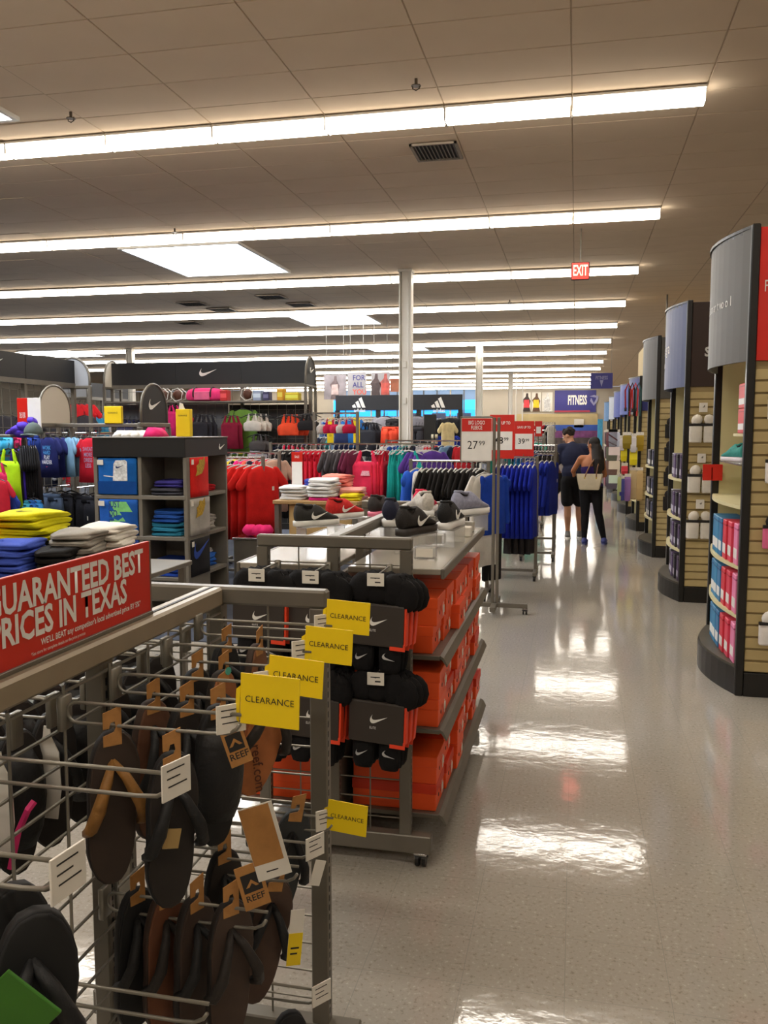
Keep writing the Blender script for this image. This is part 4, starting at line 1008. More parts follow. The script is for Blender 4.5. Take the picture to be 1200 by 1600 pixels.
garment('jacket', (36, 60, 150), at(4, 760, 7.0), -.3, 'royal blue jacket low at the left edge', G, .8)
garment('tee', (190, 30, 50), at(-2, 742, 6.9), -.2, 'red top low at the left edge', G, .6)
def cap(p, rgb, lab, rz=0, s=1.0):
    t = thing('baseball_cap', lab, 'cap', p, rz); t.scale = (s,) * 3
    mb = MB(); rings = []
    for k in range(6):
        a = PI / 2 * k / 5.2; rings.append([(.085 * math.cos(a) * math.cos(b), .1 * math.cos(a) * math.sin(b), .115 * math.sin(a)) for b in [2 * PI * j / 14 for j in range(14)]])
    part('crown', mb.loft(rings), cloth(rgb), t, True, False)
    part('brim', MB().loft([[(.08 * math.cos(b), -.09 - .075 * math.sin(b) * f, .012 - .012 * f + .01 * math.cos(b) ** 2 * -1) for b in [PI * j / 10 for j in range(11)]] + [(.08 * math.cos(b), -.09 - .075 * math.sin(b) * f, .008 - .012 * f) for b in [PI * j / 10 for j in range(10, -1, -1)]] for f in (.1, 1.0)]), cloth(rgb), t, True, False)
    part('button', MB().ell((0, 0, .116), (.01, .01, .006), 8, 4), cloth(rgb), t, False, False)
    return t
p = at(34, 672, 7.35); t = thing('folded_jacket', 'crumpled purple jacket lying on the cap shelf', 'jacket', (p.x, 7.35, 1.626))
mb = MB()
for dx, dz, r in ((-.10, .02, .05), (-.03, .05, .07), (.05, .08, .07), (.11, .13, .05), (.0, .02, .09)): mb.ell((dx, random.uniform(-.03, .03), dz), (r, r * 1.2, r * .55), 10, 6, Matrix.Rotation(dx * 5, 3, 'Y'))
part('body', wob(mb, 5, .006), cloth((84, 60, 190)), t, True, False)
cap((at(52, 672, 7.2).x, 7.2, 1.626), (88, 100, 98), 'grey cap on the shelf beside the purple jacket', .2)
t = thing('sale_sign', 'red and white sale sign on the rack at far left', 'sign', (-5.45, 7.55, 1.626))
a = at(26, 622, 7.55); b = at(64, 660, 7.55); m = at(43, 640, 7.55)
part('red_board', MB().cbox(a.x, m.x, 7.55, 7.56, 1.626, a.z, .001), RED, t); part('white_board', MB().cbox(m.x, b.x, 7.55, 7.56, 1.626, a.z, .001), WHITE, t)
text('BUY ONE\nGET ONE\nHALF OFF', .017, ((a.x + m.x) / 2, 7.548, (a.z + 1.626) / 2 + .01), (1, 0, 0), (0, 0, 1), WHITE, t, xs=.62, bold=.02)
text('9.99', .022, ((m.x + b.x) / 2, 7.548, 1.76), (1, 0, 0), (0, 0, 1), INK, t, xs=.8)

# ---- tall gondolas with black headers
def header_gondola(name, lab, A, B, zb, zt, n, marks, ends, group='tall black-header gondolas', back=None, wires=.15, low=.2):
    """A-B: plan line of the centre wall"""
    A = Vector((*A, 0)); B = Vector((*B, 0)); U = (B - A).normalized(); N = Vector((U.y, -U.x, 0)); L = (B - A).length; mid = (A + B) / 2
    t = thing(name, lab, 'display rack', mid, 0, group)
    def obox(u0, u1, d0, d1, z0, z1):
        mb = MB(); vs = []
        for u in (u0, u1):
            for d in (d0, d1):
                for z in (z0, z1): vs.append(A + U * u + N * d + Vector((0, 0, z)))
        mb.add(vs, [(0, 1, 3, 2), (4, 6, 7, 5), (0, 4, 5, 1), (2, 3, 7, 6), (0, 2, 6, 4), (1, 5, 7, 3)]); return mb
    for k in range(n):
        h = part('header_board', obox(L * k / n + .004, L * (k + 1) / n - .004, -.03, .03, zb + .03, zt), HEADER, t)
        if k in marks:
            o = A + U * L * (k + marks[k]) / n + N * .0305 + Vector((0, 0, (zb + zt) / 2 + .02))
            swoosh(.30, o, U, (0, 0, 1), WHITE, h, .005)
    part('header_rail', obox(0, L, -.035, .035, zb - .03, zb + .03), METAL, t)
    for k in range(n + 1): part('post', obox(L * k / n - .025, L * k / n + .025, -.025, .025, .05, zb - .03), METAL, t)
    wr = MB(); z = low
    while z < zb - .05: wr.tube([A + Vector((0, 0, z)), B + Vector((0, 0, z))], .004, 4); z += wires
    u = .0
    while u < L: wr.tube([A + U * u + Vector((0, 0, low)), A + U * u + Vector((0, 0, zb))], .004, 4); u += wires * 1.0
    part('wire_grid', wr, WIRE, t)
    if back: part('back_panel', obox(back[0] * L, back[1] * L, -.02, -.008, .1, zb - .3), M((34, 31, 30), .6, name='dark_slatwall'), t)
    for u, pm, hw in ends:
        o = A + U * u + Vector((0, 0, zb - .02))
        arch(t, o, N, hw, .10, zt - zb + .06, pm, .016)
        part('end_rail', MB().tube([o - N * (hw + .01), o + N * (hw + .01)], .024, 6), METAL, t)
        for sg in (-1, 1):
            p = o + N * hw * sg; part('post', MB().cbox(p.x - .02, p.x + .02, p.y - .02, p.y + .02, .05, zb), METAL, t)
        part('foot', MB().tube([A + U * u - N * (hw + .05) + Vector((0, 0, .03)), A + U * u + N * (hw + .05) + Vector((0, 0, .03))], .03, 6), METAL, t)
    return t
LGREY = M((150, 152, 156), .5, var=.03, scale=2, name='pale_grey_board')
header_gondola('header_gondola', 'grid gondola under the black header at far left', (-6.42, 7.1), (-6.42, 10.2), 2.25, 2.57, 3, {1: .45}, [(3.1, LGREY, .24)])
header_gondola('header_gondola', 'wide gondola under the long black swoosh header', (-7.46, 13.0), (-4.06, 13.0), 2.38, 2.77, 3, {1: .5}, [(0, OFFW, .26), (3.4, HEADER, .26)], back=(.60, 1.0))
t2 = [o for o in bpy.data.objects if o.name.startswith('header_gondola')][-1]
swoosh(.2, (-4.04, 13.0, 2.6), (0, 1, 0), (0, 0, 1), WHITE, t2, .012)
part('back_panel', MB().box(-7.44, -5.45, 13.03, 13.045, .1, 2.1), M((104, 104, 106), .6, var=.06, name='grey_slatwall'), t2)
part('display_shelf', MB().cbox(-7.4, -4.1, 12.62, 12.98, 2.105, 2.13, .003), METAL, t2)
header_gondola('header_gondola', 'plain arched rack seen between the two black headers', (-9.2, 14.6), (-9.2, 16.6), 2.3, 2.6, 2, {}, [(0, LGREY, .3)])
ZS2 = 2.131
for k, (px, l) in enumerate(((257, 'first brown ball in its frame box beside the pink duffel'), (279, 'second brown ball in its frame box next to the pink duffel'), (388, 'third brown ball in its frame box right of the duffel'))):
    p = at(px, 616, 12.75); t = thing('boxed_ball', l, 'ball', (p.x, 12.75, ZS2), 0, 'boxed balls on the gondola shelf')
    part('ball', MB().ell((0, 0, .105), (.085, .085, .085), 14, 10), M((92, 52, 34), .5, var=.15, bump=.3, bscale=300), t, True, False)
    pent = [(.105 * math.sin(2 * PI * j / 6 + .2), .105 * math.cos(2 * PI * j / 6 + .2)) for j in range(6)]
    part('frame', MB().tube([(a, -.07, .105 + b) for a, b in pent], .008, 5, True).tube([(a, .07, .105 + b) for a, b in pent], .008, 5, True), WHITE, t, False, False)
p = at(321, 616, 12.75); t = thing('duffel_bag', 'pink duffel bag with black straps on the gondola shelf', 'bag', (p.x, 12.75, ZS2))
mb = MB(); rings = []
for x, s in ((-.30, .55), (-.27, .8), (-.18, .97), (0, 1), (.18, .97), (.27, .8), (.30, .55)):
    rings.append([(x, .11 * s * math.copysign(abs(math.cos(a)) ** .7, math.cos(a)), .105 + .105 * s * math.sin(a) - (1 - s) * .05) for a in [2 * PI * j / 14 for j in range(14)]])
part('body', mb.loft(rings), cloth((236, 60, 124)), t, True, False)
part('front_pocket', MB().cbox(-.14, .12, -.125, -.10, .02, .15, .012), cloth((238, 110, 150)), t, False, False)
for x in (-.16, .13): part('strap', MB().tube([(x, .112 * math.cos(a), .105 + .112 * math.sin(a)) for a in [PI * (1.12 - 1.2 * k / 11) for k in range(12)]][::1], .012, 5), BLACKP, t, False, False)
for px, w, h, c, l in ((352, .12, .17, (200, 30, 34), 'red carton right of the pink duffel'), (404, .14, .16, (160, 176, 206), 'pale blue carton right of the third ball'), (418, .10, .14, (60, 56, 96), 'dark blue carton on the gondola shelf'), (440, .10, .18, (232, 170, 30), 'amber carton on the right of the shelf'), (458, .22, .12, (226, 204, 40), 'yellow bundle on the right end of the shelf')):
    p = at(px, 616, 12.75); t = thing('carton', l, 'box', (p.x, 12.75, ZS2)); part('body', MB().cbox(-w / 2, w / 2, -.08, .08, 0, h, .01), card(c), t, False, False)
    part('flap', MB().box(-w / 2 + .01, w / 2 - .01, -.082, -.08, h * .3, h * .7), card([min(255, q + 60) for q in c]), t, False, False)
G = 'tops hung on the wide black-header gondola'
def front(kind, rgb, px, py, Y, s, lab, rz=0., n=1, grp=G, hanger=HBLK, step=.06):
    """py = hook height; n copies one behind the other"""
    for k in range(n):
        p = at(px, py, Y); garment(kind, rgb, (p.x + .05 * k, Y + step * k, p.z), rz + .05 * k, lab if n == 1 else lab + (', %s on its arm' % ORD[k + 1]), grp, s, hanger)
front('tank', (214, 40, 110), 264, 628, 12.6, .75, 'pink top at the left of the wide gondola, behind the arch', n=2)
front('tank', (190, 24, 62), 287, 645, 12.5, .85, 'magenta racerback top above the cube shelf', n=2, rz=-.1)
front('tank', (40, 38, 44), 311, 642, 12.5, .85, 'black tank top right of the magenta ones', n=3, rz=-.2)
front('tank', (130, 24, 50), 358, 644, 12.5, .8, 'maroon top beside the yellow stand', n=2, rz=-.1)
front('longtee', (104, 142, 58), 380, 632, 12.75, 1.05, 'large olive green shirt on the wide gondola')
front('bra', (206, 200, 190), 394, 640, 12.4, 1.05, 'white sports bra in front of the green shirt', n=3, step=.09)
front('bra', (78, 74, 74), 402, 672, 12.45, 1.0, 'charcoal sports bra under the white ones', n=2)
front('bra', (170, 170, 176), 398, 690, 12.45, .9, 'grey sports bra lowest beside the hangers', n=2)
front('bra', (238, 82, 48), 450, 640, 12.4, 1.25, 'coral orange sports bra on the right bay', n=3, step=.08)
front('bra', (226, 42, 78), 450, 686, 12.4, 1.2, 'raspberry pink sports bra below the coral ones', n=3, step=.08)
front('bra', (40, 38, 40), 478, 640, 12.4, 1.0, 'black sports bra at the right post', n=2)
front('shorts', (28, 27, 30), 452, 722, 12.4, 1.0, 'black shorts under the raspberry bras', n=3)
front('pants', (34, 40, 66), 425, 690, 12.7, .95, 'dark navy leggings between the bays', n=3)
front('tank', (60, 150, 190), 150, 640, 12.5, .7, 'light blue top between the two arches at left', n=2)
front('tee', (206, 34, 40), 116, 625, 11.6, .8, 'red shirt seen through the left arch posts', n=3)
front('tank', (40, 46, 90), 195, 650, 12.6, .9, 'navy top behind the yellow clearance sign', n=3)
front('tank', (46, 44, 46), 220, 650, 12.6, .9, 'charcoal top behind the black arch', n=3)
for k in range(10):
    p = at(5 + 14 * k, 640, 11.5 + .1 * (k % 3)); garment('tee', random.choice([(40, 38, 42), (60, 56, 60), (30, 32, 50), (70, 66, 62)]), (p.x, p.y, 1.95), random.uniform(-.4, .4), 'dark shirt seen through the far left grid, %s from the left' % ORD[k + 1], 'dark shirts behind the far left grid', .9)
# ================================================================== middle racks
REDC = (196, 30, 30)
rack('garment_rack', 'rack of red shirts left of the wooden table', -4.05, -3.42, 9.15, 1.36)
G = 'red shirts rack'
for k in range(7):
    garment('longtee', (188 + 3 * k, 30, 26), (-4.0 + .095 * k, 9.15, 1.345), .95 + random.uniform(-.1, .1), 'red shirt on the rack beside the cube shelf, %s from the left' % ORD[k + 1], G, 1.02, HCLR, price=k == 6)
rack('garment_rack', 'rack of pink and mixed tops behind the red shirts', -4.2, -3.45, 9.78, 1.40)
for k, (c, l) in enumerate((((60, 60, 66), 'dark grey top at the left of the mixed rack'), ((34, 110, 170), 'blue top beside the yellow one on the mixed rack'), ((226, 206, 60), 'yellow top on the mixed rack'), ((30, 28, 30), 'black top between yellow and pink tops'), ((230, 44, 130), 'hot pink top on the mixed rack'),
                               ((240, 110, 90), 'coral top next to the hot pink one'), ((40, 40, 60), 'navy top at the right of the mixed rack'), ((200, 60, 70), 'dull red top at the right of the mixed rack'), ((206, 170, 150), 'beige top at the right end of the mixed rack'))):
    garment('tee', c, (-4.15 + .08 * k, 9.78, 1.39), .9 + random.uniform(-.15, .15), l, 'mixed tops rack', .95, HCLR)
rack('garment_rack', 'low rack of dark shorts behind the mixed tops', -4.3, -3.5, 11.4, 1.0)
for k in range(6): garment('shorts', ((40, 38, 42), (190, 40, 60), (60, 56, 60), (30, 28, 30), (226, 130, 110), (40, 40, 50))[k], (-4.2 + .13 * k, 11.4, .99), .9, 'shorts on the low back rack, %s from the left' % ORD[k + 1], 'shorts on the low back rack', 1.0)
# wooden table with folded tops
t = thing('wooden_table', 'blond wood display table carrying folded white and pink tops', 'table', (-2.6, 8.75, 0))
part('table_top', MB().cbox(-3.08, -2.16, 8.5, 9.2, .90, .94, .006), WOOD, t)
part('apron', MB().cbox(-2.92, -2.24, 8.56, 9.14, .52, .90, .006), M((190, 156, 100), .55, var=.12, scale=5, name='pale_wood'), t)
for x in (-3.04, -2.20):
    for y in (8.54, 9.16): part('leg', MB().cbox(x - .025, x + .025, y - .025, y + .025, 0, .90), METAL, t)
G = 'folded tops on the wooden table'
stack(-2.90, 8.75, .94, 4, (226, 224, 220), 'white', 'at the left of the wooden table', G, s=1.1, h=.036)
stack(-2.58, 8.72, .94, 1, (214, 40, 120), 'magenta', 'under the white pile on the wooden table', G, s=1.15, h=.035)
stack(-2.58, 8.72, .976, 5, (232, 230, 226), 'clean white', 'in the middle of the wooden table', G, s=1.12, h=.038)
stack(-2.74, 9.02, .94, 5, (50, 66, 160), 'blue', 'behind the white piles', G, s=1.0, h=.04)
stack(-2.52, 9.04, .94, 6, (240, 140, 124), 'coral', 'at the back of the wooden table', G, s=1.1, h=.042)
stack(-2.30, 8.86, .94, 3, (222, 150, 140), 'dusty pink', 'right of the white piles', G, s=1.0, h=.04)
stack(-2.27, 8.70, .94, 2, (226, 206, 30), 'yellow', 'at the right corner of the wooden table', G, s=.8, h=.036)
a = at(458, 706, 8.95); b = at(473, 755, 8.95)
sale_sign(a.x - .02, b.x, 8.95, b.z - .02, a.z, 'SALE', None, 'narrow red and white price sign above the wooden table', post=.94)
t = thing('low_bin', 'low grey bin holding a pink jacket left of the table', 'bin', (-3.25, 8.4, 0)); part('bin_body', MB().cbox(-3.42, -3.10, 8.25, 8.6, .0, .55, .01), METAL, t); part('rim', MB().cbox(-3.43, -3.09, 8.24, 8.61, .55, .57, .004), CHROME, t)
t = thing('folded_jacket', 'bright pink jacket bundled on the low bin', 'jacket', (-3.22, 8.42, .571)); mb = MB()
for dx, r in ((-.08, .08), (.02, .1), (.1, .07)): mb.ell((dx, 0, .06), (r, .1, .06), 10, 6)
part('body', wob(mb, 9, .006), cloth((226, 40, 110)), t, True, False)
# pink and teal rack
rack('garment_rack', 'long rack of pink, teal and purple tops in the middle', -3.82, -1.72, 10.5, 1.50)
def seq(items, x, y, z, grp, rzr=(1.2, 1.5), s=1.0, hanger=HCLR, step=.055):
    n = 0
    for (kind, c, cnt, lab, rz) in items:
        for k in range(cnt):
            garment(kind, c, (x, y + random.uniform(-.01, .01), z), (rz if rz is not None else random.uniform(*rzr)), lab + (', %s of its row' % ORD[k + 1] if cnt > 1 else ''), grp, s, hanger, price=(n % 4 == 1))
            x += step * (2.2 if rz is not None and abs(rz) < .7 else 1); n += 1
G = 'tops on the long middle rack'
seq([('pants', (34, 33, 34), 5, 'black pants at the left of the long rack', None), ('pants', (70, 50, 140), 1, 'violet pants beside the black ones', None),
     ('pants', (196, 28, 50), 5, 'red pants on the long rack', None), ('tee', (84, 80, 84), 4, 'grey shirt right of the red pants', None),
     ('tee', (110, 40, 70), 2, 'plum shirt before the pink tank', None)], -3.72, 10.5, 1.49, G, step=.062)
tk = garment('tank', (222, 46, 82), (-2.52, 10.35, 1.49), -.1, 'pink tank with pale logo facing front on the long rack', G, 1.02, HCLR)
part('print_block', MB().prism([(-.06, -.03), (.06, -.03), (.05, .03), (-.04, .03)], (0, -.045, -.34), (1, 0, 0), (0, 0, 1), .002), M((232, 170, 180), .7, var=.2, scale=60), tk, world=False)
seq([('tank', (200, 34, 56), 4, 'red tank beside the pink front one', None)], -2.42, 10.48, 1.49, G, step=.04)
seq([('tank', (22, 150, 144), 6, 'teal tank in the row left of the front one', None)], -2.21, 10.45, 1.49, G, step=.04)
tk = garment('tank', (24, 156, 148), (-1.98, 10.33, 1.49), -.15, 'teal tank with pale logo facing front on the long rack', G, 1.02, HCLR)
part('print_block', MB().prism([(-.07, -.04), (.05, -.05), (.06, .02), (0, .05), (-.05, .02)], (0, -.045, -.34), (1, 0, 0), (0, 0, 1), .002), M((170, 206, 150), .7, var=.2, scale=60), tk, world=False)
seq([('tee', (92, 60, 150), 5, 'purple shirt at the right end of the long rack', None)], -1.88, 10.48, 1.49, G, step=.04, rzr=(.7, 1.0))
for k in range(5): garment('bra', ((196, 192, 186), (190, 30, 70), (200, 40, 80), (196, 192, 186), (190, 30, 70))[k], (-3.32 + .09 * k, 11.2, 1.88), .8, '%s swim top on the upper back bar, %s from the left' % (('white', 'crimson', 'crimson', 'white', 'crimson')[k], '%s') % ORD[k + 1], 'tops on the upper back bar', .8, HCLR)
rack('garment_rack', 'second rack behind the long one with small tops', -3.45, -2.85, 11.2, 1.90)
# rack of black clothes carrying the price sign
t = rack('garment_rack', 'rack of black clothes beside the shoe gondola', -1.62, -.84, 8.55, 1.36)
G = 'black clothes beside the shoe gondola'
seq([('jacket', (40, 90, 200), 1, 'blue and white jacket at the left of the black rack', None), ('jacket', (214, 212, 206), 1, 'white jacket beside the black clothes', None), ('longtee', (28, 25, 24), 12, 'black long shirt on the rack beside the shoe gondola', None)], -1.56, 8.55, 1.35, G, step=.05)
a = at(690, 775, 8.4)
garment('longtee', (226, 222, 214), (-.86, 8.35, 1.33), 1.1, 'white long top at the right end of the black rack', G, 1.12, HCLR)
garment('jacket', (30, 70, 180), (-.78, 8.40, 1.30), .9, 'royal blue jacket hanging before the sign post', G, .85, HCLR)
garment('pants', (28, 26, 27), (-.80, 8.6, 1.10), .9, 'black pants hanging beside the sign post', G, 1.0, HCLR)
t = thing('sign_stand', 'floor sign stand with grey posts showing the price 27.99', 'sign', (-.70, 7.79, 0))
for x in (-.715, -.675): part('post', MB().cbox(x - .013, x + .013, 7.775, 7.805, .09, 1.78, .003), METAL, t)
part('base_foot', MB().cbox(-1.16, -.40, 7.77, 7.81, .06, .10, .003), METAL, t)
part('cross_foot', MB().cbox(-.72, -.67, 7.55, 8.15, .06, .10, .003), METAL, t)
for x, y in ((-.42, 7.79), (-1.14, 7.79), (-.695, 8.12)): castor(x, y, t)
part('sign_board', MB().cbox(-1.01, -.735, 7.772, 7.784, 1.39, 1.775, .002), WHITE, t)
rb = part('red_band', MB().box(-1.006, -.739, 7.770, 7.772, 1.655, 1.772), RED, t)
text('BIG LOGO\nFLEECE', .034, (-.872, 7.768, 1.71), (1, 0, 0), (0, 0, 1), WHITE, t, xs=.66, bold=.02, sp=1.15)
text('27', .075, (-.86, 7.770, 1.53), (1, 0, 0), (0, 0, 1), INK, t, align='RIGHT', xs=.9, bold=.0)
text('99', .042, (-.852, 7.770, 1.548), (1, 0, 0), (0, 0, 1), INK, t, align='LEFT', xs=.95, bold=.0)
part('frame', MB().cbox(-1.015, -.73, 7.785, 7.80, 1.775, 1.79).cbox(-1.02, -1.01, 7.77, 7.80, 1.39, 1.79), METAL, t)
# blue racks along the aisle
rack('garment_rack', 'rack of royal blue shirts along the aisle', -.90, -.42, 9.85, 1.36)
G = 'royal blue clothes along the aisle'
seq([('longtee', (18, 36, 150), 9, 'royal blue shirt on the aisle rack', 1.45)], -.86, 9.82, 1.345, G, step=.051)
for k in range(4): garment('longshorts', (58, 54, 54), (-.70 + .07 * k, 9.95, .95), 1.45, 'dark grey long shorts under the blue shirts, %s from the left' % ORD[k + 1], G, .95, HCLR)
rack('garment_rack', 'second aisle rack with blue jackets', -.66, -.26, 11.35, 1.36)
seq([('jacket', (24, 48, 160), 3, 'bright blue jacket on the second aisle rack', 1.25), ('jacket', (22, 40, 140), 3, 'darker blue jacket on the second aisle rack', 1.3)], -.60, 11.3, 1.345, 'blue jackets on the second aisle rack', step=.06)
rack('garment_rack', 'third aisle rack with teal and dark clothes', -.80, -.28, 12.9, 1.45)
seq([('jacket', (40, 110, 160), 3, 'steel blue jacket on the third aisle rack', 1.2), ('jacket', (26, 70, 110), 3, 'dark teal jacket on the third aisle rack', 1.2), ('pants', (50, 46, 46), 3, 'dark pants on the third aisle rack', 1.2), ('pants', (60, 54, 50), 2, 'brown grey pants on the third aisle rack', 1.2)], -.76, 12.9, 1.44, 'clothes on the third aisle rack', step=.046)
a = at(777, 648, 9.6); b = at(803, 717, 9.6)
sale_sign(a.x - .08, b.x, 9.6, b.z, a.z, 'SAVE UP TO', ('48', '99'), 'red framed price sign behind the 27.99 stand', False, .38, post=1.37)
a = at(803, 658, 11.1); b = at(834, 713, 11.1)
sale_sign(a.x, b.x, 11.1, b.z, a.z, 'SAVE UP TO', ('39', '99'), 'red framed price sign above the second aisle rack', False, .36, post=1.37)
a = at(836, 658, 12.8); b = at(847, 682, 12.8)
sale_sign(a.x, b.x, 12.8, b.z, a.z, None, None, 'small red sign above the third aisle rack', False, .36, post=1.46)
# ---- three-stripe gondola
AY = 18.0
t = thing('header_gondola', 'gondola with black header and two white three-stripe emblems', 'display rack', (-3.7, AY, 0), 0, 'tall black-header gondolas')
part('header_board', MB().cbox(-5.05, -2.32, AY - .05, AY + .05, 2.11, 2.43, .006), M((30, 30, 34), .5, name='blueblack_board'), t)
for x in (-5.02, -4.12, -3.24, -2.36): part('post', MB().cbox(x - .045, x + .045, AY - .05, AY + .05, 0, 2.11), BLACKM, t)
part('back_grid', (lambda w: [w.tube([(-5.0, AY + .02, .3 + .2 * k), (-2.4, AY + .02, .3 + .2 * k)], .005, 4) for k in range(10)] and w)(MB()), WIRE, t)
part('shelf', MB().cbox(-5.0, -2.4, AY - .35, AY, 1.0, 1.03), METAL, t)
for px in (562, 686): stripes(.30, at(px, 637, AY - .06), (1, 0, 0), (0, 0, 1), WHITE, t)
G = 'sportswear on the three-stripe gondola'
front('tank', (36, 44, 78), 535, 650, 17.6, 1.0, 'navy top at the left of the three-stripe gondola', n=3, grp=G)
front('tee', (30, 90, 150), 548, 650, 17.6, .9, 'blue top on the three-stripe gondola', n=2, grp=G)
front('tank', (40, 40, 46), 573, 655, 17.6, 1.1, 'black top on the three-stripe gondola', n=3, grp=G)
front('shorts', (232, 76, 48), 608, 660, 17.5, 1.0, 'coral shorts on the three-stripe gondola', n=3, grp=G)
front('pants', (40, 38, 40), 612, 650, 17.6, .9, 'dark strap top above the coral shorts', n=2, grp=G)
front('tee', (150, 146, 150), 600, 645, 17.8, 1.1, 'light grey shirt behind the coral shorts', n=2, grp=G)
front('pants', (44, 42, 46), 650, 660, 17.5, 1.1, 'charcoal pants right of the column', n=4, grp=G)
front('tee', (128, 126, 132), 650, 645, 17.8, 1.0, 'grey shirt right of the column', n=2, grp=G)
front('pants', (230, 74, 40), 679, 655, 17.5, .8, 'orange red pants beside the dark post', n=2, grp=G)
front('jacket', (32, 32, 36), 702, 648, 17.4, 1.1, 'black jacket at the right end of the three-stripe gondola', n=3, grp=G)
front('jacket', (30, 50, 150), 696, 675, 17.0, .9, 'blue jacket below the black one', n=2, grp=G)
front('longtee', (226, 210, 160), 700, 655, 16.6, .8, 'cream long-sleeved top hanging before the blue jackets', grp=G, rz=.9)
for k, (px, Y) in enumerate(((516, 15.5), (557, 15.5))):
    a = at(px - 5, 653, Y); b = at(px + 5, 692, Y)
    t = thing('clearance_stand', ('tall yellow sign left of the three-stripe gondola posts', 'tall yellow sign before the second three-stripe bay')[k], 'sign', ((a.x + b.x) / 2, Y, 0))
    part('board', MB().cbox(a.x, b.x, Y, Y + .02, b.z, a.z, .003), YEL, t); part('stem', MB().tube([((a.x + b.x) / 2, Y + .01, 0), ((a.x + b.x) / 2, Y + .01, b.z)], .01), METAL, t)
    part('ring_print', MB().tube([((a.x + b.x) / 2, Y - .001, b.z + .14), ((a.x + b.x) / 2, Y + .0, b.z + .14)], .03, 10), M((200, 170, 30), .5), t)
for k in range(5):
    a = at(679, 682 + 8.5 * k, 16.8)
    t = thing('sock_roll', 'cream sock bundle in the column of five beside the dark post, %s from the top' % ORD[k + 1], 'socks', a, 0, 'cream sock bundles'); part('bundle', MB().tube([(-.06, 0, 0), (.06, 0, 0)], .045, 8), cloth((214, 204, 176)), t, True, False); part('band', MB().tube([(-.015, 0, 0), (.015, 0, 0)], .047, 8), cloth((60, 56, 52)), t, True, False)
t = thing('sock_column', 'tall dark post display holding cream sock bundles', 'display rack', (at(672, 700, 17.0).x, 17.0, 0)); part('panel', MB().cbox(-.12, .12, -.04, .04, 0, 2.0), BLACKM, t, False, False); part('base', MB().cbox(-.2, .2, -.2, .2, 0, .05), BLACKM, t, False, False)
stack(at(675, 728, 12.5).x, 12.5, 1.03, 4, (226, 226, 222), 'white', 'on the small table right of the purple shirts', 'white folded tops behind the purple shirts', s=1.0, h=.04)
t = thing('small_table', 'small grey table under the white folded tops', 'table', (at(675, 728, 12.5).x, 12.5, 0)); part('table_top', MB().cbox(-.3, .3, -.3, .3, 1.0, 1.03), METAL, t, False, False)
for sx in (-.26, .26): part('leg', MB().cbox(sx - .02, sx + .02, -.26, .26, 0, 1.0), METAL, t, False, False)
# ---- far racks filling the sales floor
PAL = [(40, 38, 42), (60, 58, 62), (30, 60, 130), (150, 150, 152), (190, 40, 50), (40, 130, 130), (24, 28, 50), (200, 196, 190), (90, 88, 90), (110, 140, 170)]
far = [(14.6, -3.2, -1.7, 1.5, 'behind the black clothes rack'), (15.2, -1.35, -.55, 1.5, 'behind the aisle signs'), (19.5, -1.9, -.7, 1.5, 'under the small red sign'), (21.0, -6.8, -4.0, 1.6, 'left of the three-stripe gondola'), (22.5, -3.2, -1.6, 1.6, 'behind the tall column'), (26.0, -2.4, -.9, 1.7, 'far down beside the aisle'), (16.2, -6.6, -5.4, 1.55, 'behind the wide black-header gondola'), (11.3, -7.6, -6.0, 1.62, 'before the left bay of the wide gondola'), (15.6, -12.6, -10.2, 1.75, 'far left beyond the arches'),
       (19.0, -12.5, -9.5, 1.9, 'deep in the far left'), (24.0, -12.0, -7.6, 2.0, 'deep behind the black headers'), (30.0, -9.0, -4.6, 2.1, 'deep behind the three-stripe gondola'), (34.0, -3.0, -.8, 2.0, 'deepest beside the aisle')]
for y, x0, x1, z, w in far:
    rack('garment_rack', 'distant clothes rack ' + w, x0, x1, y, z)
    n = min(int((x1 - x0) / .13), 26); st_ = (x1 - x0 - .1) / n
    for k in range(n):
        c = random.choice(PAL)
        if w.startswith('under the small'): c = random.choice([(60, 170, 150), (70, 180, 160), (40, 40, 46)])
        garment(random.choice(['tee', 'jacket', 'longtee']), c, (x0 + .08 + st_ * k, y, z - .012), random.uniform(.7, 1.2), 'garment on the rack %s, %s from left' % (w, ORD[k + 1]), 'clothes on the rack ' + w, 1.0, HCLR)
# ---- hanging posters
def poster(a, b, Y, lab, board, fn=None):
    A = at(*a, Y); B = at(*b, Y); t = thing('hanging_poster', lab, 'poster', ((A.x + B.x) / 2, Y, B.z), 0, 'hanging posters')
    part('board', MB().cbox(A.x, B.x, Y, Y + .02, B.z, A.z, .002), board, t)
    for x in (A.x + .08, B.x - .08): part('cable', MB().tube([(x, Y + .01, A.z), (x, Y + .01, CH)], .006, 4), METAL, t)
    if fn: fn(t, A, B, Y)
    return t
PB = M((140, 132, 128), .6, var=.06, scale=2, name='poster_grey')
def figure(t, A, B, Y, c1, c2, fx=.5, s=1.0):
    w = B.x - A.x; h = A.z - B.z; x = A.x + w * fx
    part('printed_figure', MB().prism([(-.2 * h * s, 0), (-.12 * h * s, .35 * h), (-.22 * h * s, .6 * h), (-.05 * h, .78 * h), (-.03 * h, .95 * h), (.07 * h, .95 * h), (.08 * h, .78 * h), (.2 * h * s, .55 * h), (.14 * h * s, .3 * h), (.2 * h * s, 0)], (x, Y - .003, B.z), (1, 0, 0), (0, 0, 1), -.002), M(c1, .6, var=.35, scale=9), t)
    part('printed_shirt', MB().prism([(-.16 * h * s, .2 * h), (-.14 * h * s, .6 * h), (.12 * h * s, .62 * h), (.15 * h * s, .2 * h)], (x, Y - .006, B.z), (1, 0, 0), (0, 0, 1), -.002), M(c2, .6, var=.3, scale=9), t)
